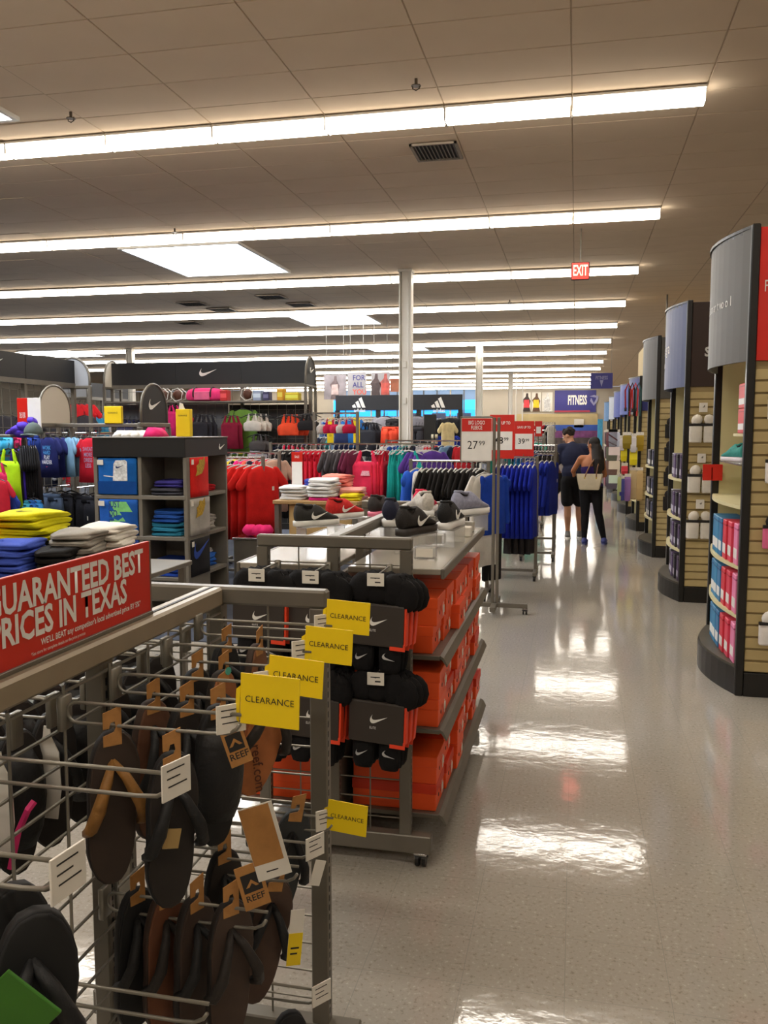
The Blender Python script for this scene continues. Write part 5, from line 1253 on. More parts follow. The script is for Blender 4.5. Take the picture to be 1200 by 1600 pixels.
poster((506, 586), (541, 624), 24, 'hanging poster with blurred athlete beside the black header', M((130, 118, 116), .6, var=.3, scale=3), lambda t, A, B, Y: figure(t, A, B, Y, (96, 78, 74), (176, 150, 140)))
def forall(t, A, B, Y):
    for k, (s, c) in enumerate((('FOR', (44, 40, 96)), ('ALL', (44, 40, 96)), ('YOU', (196, 72, 52)))): text(s, .15, (A.x + .15, Y - .004, A.z - .16 - .2 * k), (1, 0, 0), (0, 0, 1), M(c, .6, var=.1), t, xs=.9, align='LEFT', bold=.02)
poster((543, 582), (572, 624), 24, 'hanging poster lettered FOR ALL YOU', PB, forall)
poster((580, 582), (609, 624), 24, 'hanging poster with a dark runner and a red one', PB, lambda t, A, B, Y: (figure(t, A, B, Y, (70, 52, 48), (60, 44, 40), .25), figure(t, A, B, Y, (150, 70, 60), (176, 70, 56), .75)))
poster((610, 591), (626, 612), 30, 'small orange hanging poster left of the column', M((214, 130, 96), .6, var=.2, scale=4))
# ================================================================== far wall
WY = Y1 - .02
def wallpanel(name, a, b, lab, cat, mat, d=.05, Y=None, fn=None, grp=None):
    Y = Y or WY - d; A = at(*a, Y); B = at(*b, Y); t = thing(name, lab, cat, ((A.x + B.x) / 2, Y, B.z), 0, grp)
    part('board', MB().cbox(A.x, B.x, Y, Y + d * .9, B.z, A.z, .004), mat, t)
    if fn: fn(t, A, B, Y)
    return t
BLUE = M((52, 50, 130), .5, var=.05, scale=.5, name='sign_blue')
def shield(t, x, Y, z, s, mat):
    part('emblem', MB().prism([(-.5 * s, .45 * s), (0, .6 * s), (.5 * s, .45 * s), (.42 * s, -.05 * s), (0, -.6 * s), (-.42 * s, -.05 * s), (-.3 * s, .3 * s), (0, -.3 * s), (.3 * s, .3 * s)], (x, Y, z), (1, 0, 0), (0, 0, 1), -.01), mat, t)
def fit(t, A, B, Y):
    text('FITNESS', .62, ((A.x * .45 + B.x * .55), Y - .012, (A.z + B.z) / 2 + .05), (1, 0, 0), (0, 0, 1), WHITE, t, xs=.42, bold=.05)
    shield(t, B.x - .15, Y - .012, (A.z + B.z) / 2 + .05, .62, M((150, 150, 190), .5))
    part('red_stripe', MB().box(A.x, B.x - .4, Y - .006, Y, B.z, B.z + .13), M((160, 50, 70), .5), t)
wallpanel('department_sign', (867, 610), (931, 644), 'blue FITNESS department sign on the far wall', 'sign', BLUE, .06, fn=fit)
WPN = M((214, 210, 200), .6, var=.05, scale=1, name='white_poster')
for k, (x0, x1, c1, c2, l) in enumerate(((817, 829, (50, 36, 34), (214, 60, 70), 'tall wall poster with a figure in red'), (831, 845, (90, 60, 40), (228, 190, 30), 'tall wall poster with a figure in yellow'), (847, 863, (206, 206, 204), (190, 190, 190), 'pale wall poster beside the FITNESS sign'))):
    wallpanel('wall_poster', (x0, 613), (x1, 643), l, 'poster', WPN, .04, fn=lambda t, A, B, Y, c1=c1, c2=c2: figure(t, A, B, Y, c1, c2), grp='tall wall posters')
TANW = M((190, 172, 128), .6, var=.08, scale=1.5, name='tan_slatwall')
wallpanel('slat_wall', (806, 647), (934, 664), 'tan slatted display band under the FITNESS sign', 'wall panel', TANW, .12, fn=lambda t, A, B, Y: [part('slat', MB().box(A.x, B.x, Y - .03, Y, B.z + .13 * k, B.z + .13 * k + .09), TANW, t) for k in range(5)])
wallpanel('shelf_band', (836, 664), (936, 673), 'blue shelf edge band along the far fitness wall', 'shelf', M((40, 80, 170), .5, var=.1, scale=2), .3)
wallpanel('shelf_band', (836, 673), (936, 684), 'purple stocked shelf band below the blue one', 'shelf', M((110, 56, 110), .6, var=.35, scale=3), .4)
wallpanel('stock_wall', (760, 684), (936, 760), 'dark stocked shelving along the far wall', 'shelf', M((70, 60, 62), .7, var=.5, scale=2.5), .5)
wallpanel('brand_sign', (897, 655), (912, 668), 'small white brand sign on the tan band', 'sign', WPN, .06, Y=WY - .3)
# blue windows
win = thing('window_1', None, None, (-12, WY - .03, 0)); win['kind'] = 'structure'
A = at(520, 603, WY - .05); B = at(746, 650, WY - .05)
part('glass', MB().box(A.x, B.x, WY - .04, WY - .02, B.z, 3.25), EM((30, 140, 225), .85, 'blue_lit_glass'), win)
part('glass', MB().box(A.x, B.x, WY - .04, WY - .02, 3.95, CH), EM((96, 120, 150), .5, 'dim_window_glass'), win)
part('glass', MB().box(A.x, B.x, WY - .04, WY - .02, 3.25, 3.95), EM((40, 165, 245), 1.0, 'bright_blue_glass'), win)
nb = 11
for k in range(nb + 1):
    x = A.x + (B.x - A.x) * k / nb; part('mullion', MB().box(x - .05, x + .05, WY - .08, WY - .04, B.z, CH), M((92, 96, 104), .5) if k % 3 else M((190, 180, 160), .5), win)
for k, x in enumerate((-11.6, -9.6, -7.8)):
    t = thing('strip_curtain_sign', ('left', 'middle', 'right')[k] + ' dark ad board hanging before the blue windows', 'sign', (x, WY - .6, 2.2)); part('board', MB().cbox(x - .5, x + .5, WY - .62, WY - .58, 2.2, 3.0), M((64, 76, 110), .5, var=.2), t); part('cable', MB().tube([(x, WY - .6, 3.0), (x, WY - .6, CH)], .012, 4), METAL, t)
# hanging aisle signs
def aisle_sign(a, b, Y, lab, words):
    A = at(*a, Y); B = at(*b, Y); t = thing('aisle_sign', lab, 'sign', ((A.x + B.x) / 2, Y, B.z), 0, 'hanging aisle signs')
    part('board', MB().cbox(A.x, B.x, Y, Y + .03, B.z, A.z, .004), BLUE, t)
    text(words, (A.z - B.z) * .22, ((A.x + B.x) / 2, Y - .008, A.z - (A.z - B.z) * .32), (1, 0, 0), (0, 0, 1), M((150, 150, 190), .5), t, xs=.7, bold=.02)
    part('arrow', MB().prism([(-.06, .1), (.06, .1), (0, -.12)], ((A.x + B.x) / 2, Y - .006, B.z + .18), (1, 0, 0), (0, 0, 1), -.004), M((150, 150, 190), .5), t)
    for x in (A.x + .05, B.x - .05): part('cable', MB().tube([(x, Y + .015, A.z), (x, Y + .015, CH)], .006, 4), METAL, t)
aisle_sign((923, 583), (957, 607), 30, 'small blue hanging sign at the end of the aisle', 'FITNESS')
for px, Y in ((807, 40), (817, 42)):
    p = at(px, 600, Y); t = thing('hanging_cable', ('left' if px == 807 else 'right') + ' thin white pole hanging left of the wall posters', 'pole', (p.x, Y, 0)); part('pole', MB().tube([(0, 0, 1.2), (0, 0, 4.3)], .03, 6), COLM, t, False, False); part('base', MB().cbox(-.2, .2, -.2, .2, 0, 1.2), METAL, t, False, False)
# ================================================================== end displays on the right
EX = 1.01; EW = 1.22; BUL = .13
CREAM = M((206, 196, 150), .6, var=.04, scale=3, name='cream_panel')
TAN = M((186, 166, 116), .55, var=.10, scale=6, name='tan_slat'); TAN2 = M((150, 130, 88), .6, var=.08, scale=6, name='tan_groove')
def arc(Yk, n=14, grow=0.0):
    return [(EX - (BUL + grow) * math.sin(PI * k / n) ** .9 - grow * .2, Yk + EW * k / n) for k in range(n + 1)]
def curved(Yk, z0, z1, th, grow=0.0, n=14):
    o = arc(Yk, n, grow); rings = []
    for x, y in o: rings.append([(x, y, z0), (x, y, z1), (x + th, y, z1), (x + th, y, z0)])
    return MB().loft(rings)
def curved_slab(Yk, z0, z1, grow=0.0, depth=.34):
    o = arc(Yk, 12, grow); poly = [(x, y) for x, y in o] + [(EX + depth, Yk + EW), (EX + depth, Yk)]
    n = len(poly); return MB().add([(x, y, z0) for x, y in poly] + [(x, y, z1) for x, y in poly], [tuple(range(n)), tuple(range(n, 2 * n))] + [(k, (k + 1) % n, n + (k + 1) % n, n + k) for k in range(n)])
slat_me = MB().cbox(0, 1, -.012, .0, 0, .062, .003).mesh('slat')
def endcap(Yk, lab, head, side, top=2.87, hz=2.08, slats='parts', shelves=(1.19, .81, .50), sx=1.1):
    t = thing('end_display', lab, 'display rack', (EX + .2, Yk + EW / 2, 0), 0, 'curved end displays along the right')
    part('base', curved_slab(Yk, 0, .17, .006, .5), BLACKM, t)
    part('base_top', curved_slab(Yk, .17, .185, -.004, .4), M((70, 64, 52), .5), t)
    for y in (Yk, Yk + EW): part('post', MB().cbox(EX - .005, EX + .045, y - .028, y + .028, 0, top + .02, .006), BLACKM, t)
    part('header_panel', curved(Yk, hz, top, .02), head, t, False)
    part('header_trim', curved(Yk, top, top + .018, .05, .01), BLACKM, t)
    part('header_top', curved_slab(Yk, top - .02, top - .005, 0, .5), BLACKM, t)
    part('back_panel', MB().box(EX + .36, EX + .38, Yk + .03, Yk + EW - .03, .18, hz + .1), CREAM, t)
    part('inner_side', MB().box(EX + .045, EX + .36, Yk + EW - .03, Yk + EW - .015, .18, hz + .1), CREAM, t)
    for z in shelves: part('shelf', curved_slab(Yk, z - .022, z, -.06, .35), CREAM, t)
    # side wall facing the shopper, carrying slats
    part('side_wall', MB().box(EX + .045, EX + sx, Yk + .0, Yk + EW - .04 if False else Yk + .02, .15, hz), TAN2, t)
    part('side_header', MB().cbox(EX + .045, EX + sx, Yk - .018, Yk + .01, hz, top, .003), side, t)
    part('side_base', MB().cbox(EX + .045, EX + sx, Yk - .03, Yk + .02, 0, .15, .003), BLACKM, t)
    part('run_body', MB().box(EX + .38, EX + sx, Yk + .02, Yk + EW - .04, 0, hz), TAN2, t)
    z = .155; sm = MB()
    while z < hz - .05:
        if slats == 'parts':
            o = put('slat', slat_me, TAN, t, Vector((EX + .047, Yk, z)) - t.location); o.scale = (sx - .05, 1, 1)
        else: sm.box(EX + .047, EX + sx, Yk - .012, Yk, z, z + .062)
        z += .0755
    if slats != 'parts': part('slat_field', sm, TAN, t)['kind'] = 'stuff'
    return t
GREYH = M((86, 84, 80), .55, var=.04, scale=2, name='grey_header'); BLUEH = M((62, 72, 112), .5, var=.04, scale=2, name='blue_header')
BROWNH = M((46, 26, 18), .5, var=.06, scale=2, name='brown_header')
k1 = endcap(5.66, 'nearest curved end display with grey header and red side panel', GREYH, RED)
k2 = endcap(8.73, 'second curved end display with slate blue header', BLUEH, BROWNH)
k3 = endcap(11.80, 'third curved end display with plain grey header', GREYH, M((74, 70, 64), .5), slats='stuff')
k4 = endcap(14.90, 'fourth end display with deep blue header and yellow goods', M((44, 52, 120), .5), M((40, 46, 110), .5), 2.55, 2.0, slats='stuff')
k5 = endcap(18.0, 'fifth end display with blue and white header down the aisle', M((60, 80, 160), .5), M((190, 196, 206), .5), 2.6, 2.0, slats='stuff')
k6 = endcap(21.1, 'sixth end display farther down the aisle', M((52, 70, 150), .5), M((46, 60, 140), .5), 2.6, 2.0, slats='stuff')
k7 = endcap(24.2, 'seventh end display far down the aisle', M((180, 186, 196), .5), M((60, 70, 150), .5), 2.6, 2.0, slats='stuff')
k8 = endcap(28.5, 'eighth end display near the end of the aisle', M((70, 120, 170), .5), M((200, 200, 200), .5), 2.6, 2.0, slats='stuff')
# header lettering wraps the curve: one word per board, tangent to it
def on_curve(Yk, f):
    o = arc(Yk, 40); i = int(f * 40); a = Vector((*o[i], 0)); b = Vector((*o[min(i + 1, 40)], 0)); return a, (a - b).normalized()
LT = M((206, 204, 198), .5, var=.03)
def curve_text(Yk, s, f0, z, size, parent, step):
    f = f0
    for ch in s:
        p, u = on_curve(Yk, f)
        if ch != ' ': text(ch, size, p + Vector((-.003, 0, z)) + Vector((u.y, -u.x, 0)) * -.001, u, (0, 0, 1), LT, parent, bold=.01)
        f -= step / EW
curve_text(5.66, '/ smartwool', .62, 2.47, .062, k1, .052)
curve_text(8.73, 'balega', .72, 2.48, .11, k2, .085)
curve_text(8.73, 'socks', .70, 2.33, .06, k2, .06)
text('FITNESS', .07, (EX + .075, 5.641, 2.52), (1, 0, 0), (0, 0, 1), LT, k1, align='LEFT', xs=.6)
text('stance', .13, (EX + .16, 8.711, 2.42), (1, 0, 0), (0, 0, 1), LT, k2, align='LEFT', xs=.8, bold=.02)
# goods on the nearest display
def carton(x, y, z, w, d, h, c, lab, grp, c2=(226, 224, 218)):
    t = thing('packed_carton', lab, 'box', (x, y, z), 0, grp)
    part('body', MB().cbox(-w / 2, w / 2, -d / 2, d / 2, 0, h, .004), card(c), t, False, False)
    part('printed_band', MB().box(-w / 2 - .001, -w / 2, -d / 2 + .008, d / 2 - .008, h * .15, h * .4), card(c2), t, False, False)
    part('lid_edge', MB().box(-w / 2 - .0015, w / 2, -d / 2 - .0015, d / 2, h * .86, h * .9), card([max(0, q - 40) for q in c]), t, False, False)
G = 'cartons on the nearest end display'
for r, z in enumerate((.8105, .5005, .1855)):
    for k in range(6):
        c = ((34, 118, 164), (44, 128, 172), (40, 110, 158), (206, 44, 62), (214, 60, 84), (226, 130, 170))[5 - k]
        yy = 5.78 + .135 * k
        carton(EX + .085 - .045 * math.sin(PI * (yy - 5.66) / EW), yy, z, .16, .125, .25 if r else .26, c, '%s carton, %s from the near post, %s shelf' % (('blue', 'blue', 'blue', 'red', 'red', 'pink')[5 - k], ORD[k + 1], ('upper', 'middle', 'lowest')[r]), G)
t = part('small_shelf', MB().cbox(EX + .05, EX + .36, 5.70, 6.35, 1.62, 1.64, .002), CREAM, k1)
part('small_shelf', MB().cbox(EX + .03, EX + .36, 5.95, 6.75, 1.43, 1.445, .002), acrylic(), k1)
for k in range(2): carton(EX + .12, 5.92, 1.641 + .16 * k, .2, .2, .158, (206, 34, 34), ('lower', 'upper')[k] + ' red carton of the pair on the small high shelf', 'red cartons on the high shelf')
so = shoe(EX + .12, 6.25, 1.447, .35, (56, 148, 138), (214, 204, 210), 'teal running shoe on the clear shelf of the nearest end display', mark=None, riser=False)
t = thing('shelf_tag', 'red shelf tag clipped to the far post of the nearest display', 'price tag', (EX - .02, 6.80, 1.36)); part('card', MB().cbox(-.06, .08, -.004, .004, -.07, .05, .001), RED, t, False, False); part('clip', MB().cbox(-.0, .012, -.004, .03, -.07, .03), METAL, t, False, False)
# packs of socks on the side walls
def pair_pack(x, y, z, c, c2, lab, s=1.0, grp='sock pairs on the end display side walls'):
    t = thing('sock_pair', lab, 'socks', (x, y, z), 0, grp); t.scale = (s,) * 3
    part('header_card', MB().cbox(-.03, .03, -.004, .004, -.05, .02, .001), PAPER, t, False, False)
    part('hook', MB().tube([(0, .06, -.01), (0, -.05, -.01), (0, -.058, .0)], .004, 5), WIRE, t, False, False)
    ca = MB(); cb = MB()
    for sg in (-1, 1):
        ca.ell((sg * .045, -.015, -.11), (.040, .020, .045), 10, 6, Matrix.Rotation(sg * -.5, 3, 'Y'))
        cb.loft([[(sg * .052 + .047 * q * math.copysign(abs(math.cos(a)) ** .4, math.cos(a)), -.012 + .016 * math.copysign(abs(math.sin(a)) ** .5, math.sin(a)), z_) for a in [2 * PI * (k + .5) / 12 for k in range(12)]] for z_, q in ((-.14, .95), (-.16, 1), (-.27, .98), (-.28, .9))])
    part('sock_tops', ca, cloth(c), t, True, False); part('sock_feet', cb, cloth(c2), t, True, False)
    part('card_band', MB().cbox(-.1, .1, -.032, -.006, -.155, -.135, .002), BLACKP, t, False, False)
for z, c, c2, l in ((2.0, (40, 36, 34), (222, 218, 210), 'black and white sock pair highest on the near side wall'), (1.62, (110, 30, 56), (226, 220, 214), 'maroon and white sock pair on the near side wall'), (1.22, (40, 36, 36), (226, 110, 150), 'pink and black sock pair on the near side wall'), (.62, (226, 222, 216), (228, 224, 220), 'white sock pair lowest on the near side wall')):
    pair_pack(EX + .215, 5.62, z, c, c2, l)
pair_pack(EX + .40, 5.62, .62, (226, 222, 216), (228, 224, 220), 'white sock pair at the right picture edge')
t = thing('price_plate', 'small white hook tag between the side wall socks', 'price tag', (EX + .2, 5.6, .98)); part('card', MB().cbox(-.03, .03, -.003, .003, -.03, .03, .001), PAPER, t, False, False); part('hook', MB().tube([(0, .05, 0), (0, 0, 0)], .004), WIRE, t, False, False)
for k, z in enumerate((1.90, 1.42, .98)):
    pair_pack(EX + .165, 8.69, z, (214, 206, 192), (222, 216, 204), '%s white sock pair on the second display side wall' % ('top', 'middle', 'lowest')[k], 1.25)
for k, z in enumerate((1.92, 1.62, 1.30, .98)):
    pair_pack(EX + .24, 11.76, z, (44, 40, 40), (40, 38, 38), 'dark sock pair on the third display side wall, %s from the top' % ORD[k + 1], 1.25)
G = 'boxes on the second end display'
for r, z in enumerate((1.1905, .8105, .5005, .1855)):
    for k in range(5):
        carton(EX + .10 - .05 * math.sin(PI * (.15 + .16 * k)), 8.9 + .15 * k, z, .16, .13, .24, ((70, 50, 84), (44, 40, 48), (90, 70, 110), (50, 46, 56), (190, 186, 196))[k], 'dark carton, %s from the post, shelf %s, second display' % (ORD[k + 1], ('one', 'two', 'three', 'four')[r]), G, (180, 176, 190))
G = 'boxes on the third end display'
for r, z in enumerate((1.1905, .8105, .5005)):
    for k in range(4): carton(EX + .10 - .05 * math.sin(PI * (.2 + .18 * k)), 12.0 + .2 * k, z, .16, .16, .22, ((60, 60, 90), (40, 38, 44), (120, 110, 120), (50, 46, 56))[k], 'dark carton, %s from the post, shelf %s, third display' % (ORD[k + 1], ('one', 'two', 'three')[r]), G)
# goods of the fourth display and beyond: gloves, bags and bands
G = 'hanging goods on the fourth display'
def hangbag(p, w, h, c, lab, name='hanging_pack', grp=G):
    t = thing(name, lab, 'pack', p, 0, grp)
    part('pouch', MB().loft([[(-w / 2 * s, -.02 * q, z), (w / 2 * s, -.02 * q, z), (w / 2 * s, .02 * q, z), (-w / 2 * s, .02 * q, z)] for z, s, q in ((0, .8, .3), (-h * .1, 1, .8), (-h * .6, 1, 1.6), (-h * .95, .9, 1), (-h, .7, .3))]), card(c), t, False, False)
    part('header_card', MB().box(-w / 2, w / 2, -.004, .004, 0, .05), PAPER, t, False, False)
    part('peg', MB().tube([(0, -.03, .035), (0, .32, .035)], .005, 5), WIRE, t, False, False)
for k, (px, py, w, h, c, l) in enumerate(((975, 700, .10, .22, (232, 214, 20), 'left yellow tag sheet on the fourth display'), (990, 704, .12, .24, (232, 214, 20), 'right yellow tag sheet on the fourth display'), (980, 680, .14, .22, (140, 120, 20), 'olive pack left on the fourth display'), (1000, 680, .12, .26, (170, 140, 20), 'ochre pack right on the fourth display'),
                                         (972, 685, .07, .2, (206, 200, 206), 'pale price card above the left yellow tag'), (990, 682, .09, .26, (210, 206, 206), 'pale price card above the right yellow tag'), (976, 728, .1, .14, (206, 50, 66), 'red pack below the left yellow tag'), (981, 745, .1, .4, (150, 110, 180), 'lilac pack hanging low on the fourth display'), (972, 748, .08, .36, (60, 60, 140), 'indigo pack beside the lilac one'), (990, 735, .12, .48, (206, 184, 140), 'beige pack hanging low on the fourth display'), (1000, 735, .1, .5, (200, 170, 116), 'sand coloured pack beside the beige one'), (968, 745, .06, .4, (170, 180, 120), 'pale green pack at the aisle side'))):
    p = at(px, py, 14.7 - .05 * (k % 3)); hangbag(p, w, h, c, l)
for k, (px, c) in enumerate(((982, (150, 40, 40)), (988, (40, 34, 34)), (993, (190, 60, 60)), (998, (60, 90, 90)))):
    p = at(px, 610, 14.83); t = thing('strap_loop', ('dark red', 'black', 'red', 'grey green')[k] + ' strap looped over the fourth display header', 'strap', p, 0, 'straps on the fourth display'); part('band', MB().tube([(-.04, 0, -.3), (-.05, 0, 0), (0, 0, .12), (.04, 0, 0), (.03, 0, -.42)], .014, 5), cloth(c), t, False, False); part('buckle', MB().cbox(-.06, -.02, -.01, .01, -.34, -.28), BLACKP, t, False, False)
for k, (px, Y, c, l) in enumerate(((956, 17.7, (90, 84, 84), 'grey'), (953, 20.9, (60, 56, 60), 'charcoal'), (950, 23.9, (150, 146, 146), 'silver'), (960, 17.7, (206, 200, 196), 'white'))):
    for r in range(4):
        p = at(px, 675 + 22 * r, Y); hangbag(p, .22, .3, [max(0, min(255, q + random.randint(-25, 25))) for q in c], '%s hanging pack on the far aisle displays, %s from the top' % (l, ORD[r + 1]), grp='packs on the far displays')
wallpanel('cyan_post', (934, 655), (940, 742), 'thin cyan upright panel beside the far aisle end', 'panel', M((60, 150, 190), .5), .1, Y=34)
t = thing('beam_box', 'tan boxed soffit behind the third end display header', 'soffit', (2.2, 20.5, 3.0)); a = at(1010, 545, 20); part('body', MB().cbox(a.x, a.x + 1.2, 20.0, 22.5, 2.9, 3.6, .01), M((190, 168, 120), .7, var=.05), t); part('rod', MB().tube([(a.x + .5, 21, 3.6), (a.x + .5, 21, CH)], .02), METAL, t)
# ================================================================== the two shoppers
def skinmesh(mb, name, vox=.011, it=6):
    """one continuous surface from overlapping volumes"""
    me = mb.mesh(name); o = bpy.data.objects.new('tmp', me); COL.objects.link(o)
    r = o.modifiers.new('r', 'REMESH'); r.mode = 'VOXEL'; r.voxel_size = vox
    s = o.modifiers.new('s', 'SMOOTH'); s.factor = .5; s.iterations = it
    dg = bpy.context.evaluated_depsgraph_get(); dg.update()
    out = bpy.data.meshes.new_from_object(o.evaluated_get(dg)); out.name = name
    out.polygons.foreach_set('use_smooth', [True] * len(out.polygons))
    bpy.data.objects.remove(o); bpy.data.meshes.remove(me)
    return out
def head(mb, c, fwd, s=1.0):
    """skull, jaw, nose, ears, brow and chin; fwd = facing direction"""
    f = Vector(fwd).normalized(); u = Vector((0, 0, 1)); u = (u - f * u.dot(f)).normalized(); r = f.cross(u); c = Vector(c)
    R = Matrix((r, f, u)).transposed()
    mb.ell(c + u * .03 * s, (.074 * s, .093 * s, .095 * s), 14, 10, R)
    mb.ell(c + f * .025 * s - u * .04 * s, (.058 * s, .066 * s, .072 * s), 12, 8, R)
    mb.caps(c + f * .088 * s + u * .015 * s, c + f * .112 * s - u * .018 * s, .010 * s, .014 * s, 8)
    mb.caps(c + f * .075 * s - u * .085 * s, c + f * .07 * s - u * .095 * s, .022 * s, .022 * s, 8)
    mb.caps(c + f * .080 * s - u * .052 * s - r * .02 * s, c + f * .080 * s - u * .052 * s + r * .02 * s, .012 * s, .012 * s, 8)
    mb.caps(c + f * .078 * s + u * .032 * s - r * .03 * s, c + f * .078 * s + u * .032 * s + r * .03 * s, .013 * s, .013 * s, 8)
    for sg in (-1, 1): mb.ell(c + r * sg * .078 * s - f * .01 * s, (.012 * s, .022 * s, .034 * s), 8, 6, R)
    return R, r, f, u
def hand(mb, w, d, side, s=1.0, curl=.5):
    """palm and five fingers from wrist w along d; side = thumb direction"""
    w = Vector(w); d = Vector(d).normalized(); t = Vector(side); t = (t - d * t.dot(d)).normalized(); n = d.cross(t)
    p1 = w + d * .085 * s
    mb.caps(w, w + d * .03 * s, .024 * s, .026 * s, 8, (n, .7))
    for k in range(4): mb.caps(w + d * .02 * s + t * (.024 - .016 * k) * s, p1 + t * (.030 - .020 * k) * s, .017 * s, .013 * s, 8, (n, .8))
    for k, L in enumerate((.066, .075, .070, .054)):
        a = p1 + t * (.030 - .020 * k) * s; b = a + (d * math.cos(curl) + n * math.sin(curl)) * L * .55 * s; e = b + (d * math.cos(curl * 2.2) + n * math.sin(curl * 2.2)) * L * .5 * s
        mb.caps(a, b, .0095 * s, .0088 * s, 7); mb.caps(b, e, .0088 * s, .0075 * s, 7)
    a = w + d * .03 * s + t * .025 * s; b = a + (d * .6 + t * .8).normalized() * .04 * s; e = b + (d * .85 + n * .4).normalized() * .032 * s
    mb.caps(a, b, .013 * s, .011 * s, 7); mb.caps(b, e, .011 * s, .009 * s, 7)
def eyes(t, c, R3, s, iris):
    R, r, f, u = R3
    for sg in (-1, 1):
        p = Vector(c) + f * .083 * s + r * sg * .031 * s + u * .012 * s
        e = part('eye', MB().ell(p, (.012 * s,) * 3, 10, 8), M((232, 228, 222), .2), t, True, False)
        part('iris', MB().ell(p + f * .008 * s, (.006 * s,) * 3, 8, 6), M(iris, .2), e, True, False)
    part('lips', MB().caps(Vector(c) + f * .089 * s - u * .052 * s - r * .018 * s, Vector(c) + f * .089 * s - u * .052 * s + r * .018 * s, .006 * s, .006 * s, 8), M((150, 84, 74), .5), t, True, False)
SK1 = M((196, 142, 108), .55, var=.06, scale=20, name='skin_light'); SK2 = M((176, 112, 72), .5, var=.06, scale=20, name='skin_tan')
# ---- man: navy t-shirt, black shorts, dark curly hair, back to us, head turned left and bowed
# local axes: x right, y away from the viewer
t = thing('person', 'person in navy shirt and black shorts with a grey jacket on the arm', 'person', (-.03, 13.62, 0))
hip, ch_, nk = (0, 0, .93), (-.015, .02, 1.30), (-.03, .05, 1.46)
hc = (-.075, .085, 1.585)
b = MB(); R3 = head(b, hc, (-.80, .42, -.42))
b.caps(nk, (-.055, .07, 1.53), .058, .056, 10)
b.ell((-.01, .015, 1.28), (.185, .115, .21), 16, 10); b.ell((0, 0, 1.02), (.165, .115, .17), 14, 8); b.caps((-.17, .02, 1.41), (.15, .03, 1.41), .065, .065, 10)
elL = (-.265, .03, 1.10); wrL = (-.20, .17, .99)
b.caps((-.195, .02, 1.40), elL, .056, .043, 10); b.caps(elL, wrL, .044, .030, 10); hand(b, wrL, (.55, .7, -.25), (0, .2, 1), 1.0, .8)
elR = (.225, .12, 1.12); wrR = (.08, .27, 1.05)
b.caps((.175, .03, 1.40), elR, .056, .043, 10); b.caps(elR, wrR, .044, .030, 10); hand(b, wrR, (-.9, .3, -.1), (0, .1, 1), 1.0, .8)
for sx, kn, an in ((-.085, (-.075, -.01, .50), (-.065, .03, .09)), (.085, (.10, .05, .50), (.115, .13, .09))):
    b.caps((sx, 0, .90), kn, .088, .058, 12); b.caps(kn, (kn[0] * .6 + an[0] * .4, kn[1] - .02, .36), .056, .058, 10); b.caps((kn[0] * .6 + an[0] * .4, kn[1] - .02, .36), an, .056, .036, 10)
    b.caps((an[0], an[1] - .03, .04), (an[0], an[1] + .15, .03), .038, .035, 10)
put('body', skinmesh(b, 'body'), SK1, t)
eyes(t, hc, R3, 1.0, (60, 44, 30))
R, r, f, u = R3; c = Vector(hc)
h = MB(); h.ell(c + u * .045 - f * .018, (.082, .094, .086), 14, 10, R)
rnd = random.Random(4)
for k in range(46):
    a = rnd.uniform(0, 2 * PI); e = rnd.uniform(-.1, 1); v = (r * math.cos(a) * .082 + f * (math.sin(a) * .09 - .02)) * math.cos(e) + u * (.05 + .09 * math.sin(e))
    if v.dot(f) > .055 and v.dot(u) < .08: continue
    h.ell(c + v, (.019,) * 3, 6, 5)
put('hair', skinmesh(h, 'hair', .008, 2), M((40, 28, 20), .8, var=.3, scale=80, bump=.6, bscale=120), t)
s = MB(); s.ell((-.01, .015, 1.27), (.197, .130, .22), 16, 10); s.ell((0, 0, 1.03), (.180, .128, .17), 14, 8); s.caps((-.175, .02, 1.405), (.155, .03, 1.405), .074, .074, 10); s.caps((-.02, .03, 1.42), (-.03, .045, 1.455), .075, .066, 10)
s.caps((-.195, .02, 1.40), (-.248, .027, 1.19), .072, .066, 10); s.caps((.175, .03, 1.40), (.215, .10, 1.19), .072, .066, 10)
put('shirt', skinmesh(s, 'shirt'), cloth((38, 42, 66)), t)
p = MB(); p.ell((0, 0, .93), (.178, .128, .13), 14, 8)
for sx, ex, ey in ((-.088, -.082, -.01), (.088, .10, .04)): p.caps((sx, 0, .88), (ex, ey, .58), .108, .098, 12)
put('shorts', skinmesh(p, 'shorts'), cloth((22, 21, 23)), t)
for ax, ay in ((-.065, .03), (.115, .13)):
    sh = MB().caps((ax, ay - .03, .045), (ax, ay + .17, .038), .048, .044, 12, ((0, 0, 1), .85)).caps((ax, ay - .02, .06), (ax, ay - .01, .10), .046, .042, 10)
    q = put('shoe', skinmesh(sh, 'shoe', .009, 3), M((120, 116, 112), .6), t)
    part('shoe_sole', MB().loft([[(ax + .05 * math.cos(a), ay + .07 + .155 * math.sin(a), z) for a in [2 * PI * k / 16 for k in range(16)]] for z in (.0, .022)]), WHITE, q, False, False)
j = MB()
for dx, dy, dz, rr in ((-.24, .16, .95, .085), (-.27, .14, .85, .09), (-.22, .2, .80, .08), (-.28, .10, .92, .06), (-.25, .16, .74, .06)): j.ell((dx, dy, dz), (rr, rr, rr * 1.2), 10, 8)
jk = thing('carried_jacket', 'dark grey jacket carried over the arm of the person in navy', 'jacket', (-.03, 13.62, 0)); put('cloth', skinmesh(j, 'cloth', .012, 4), cloth((58, 57, 58)), jk)
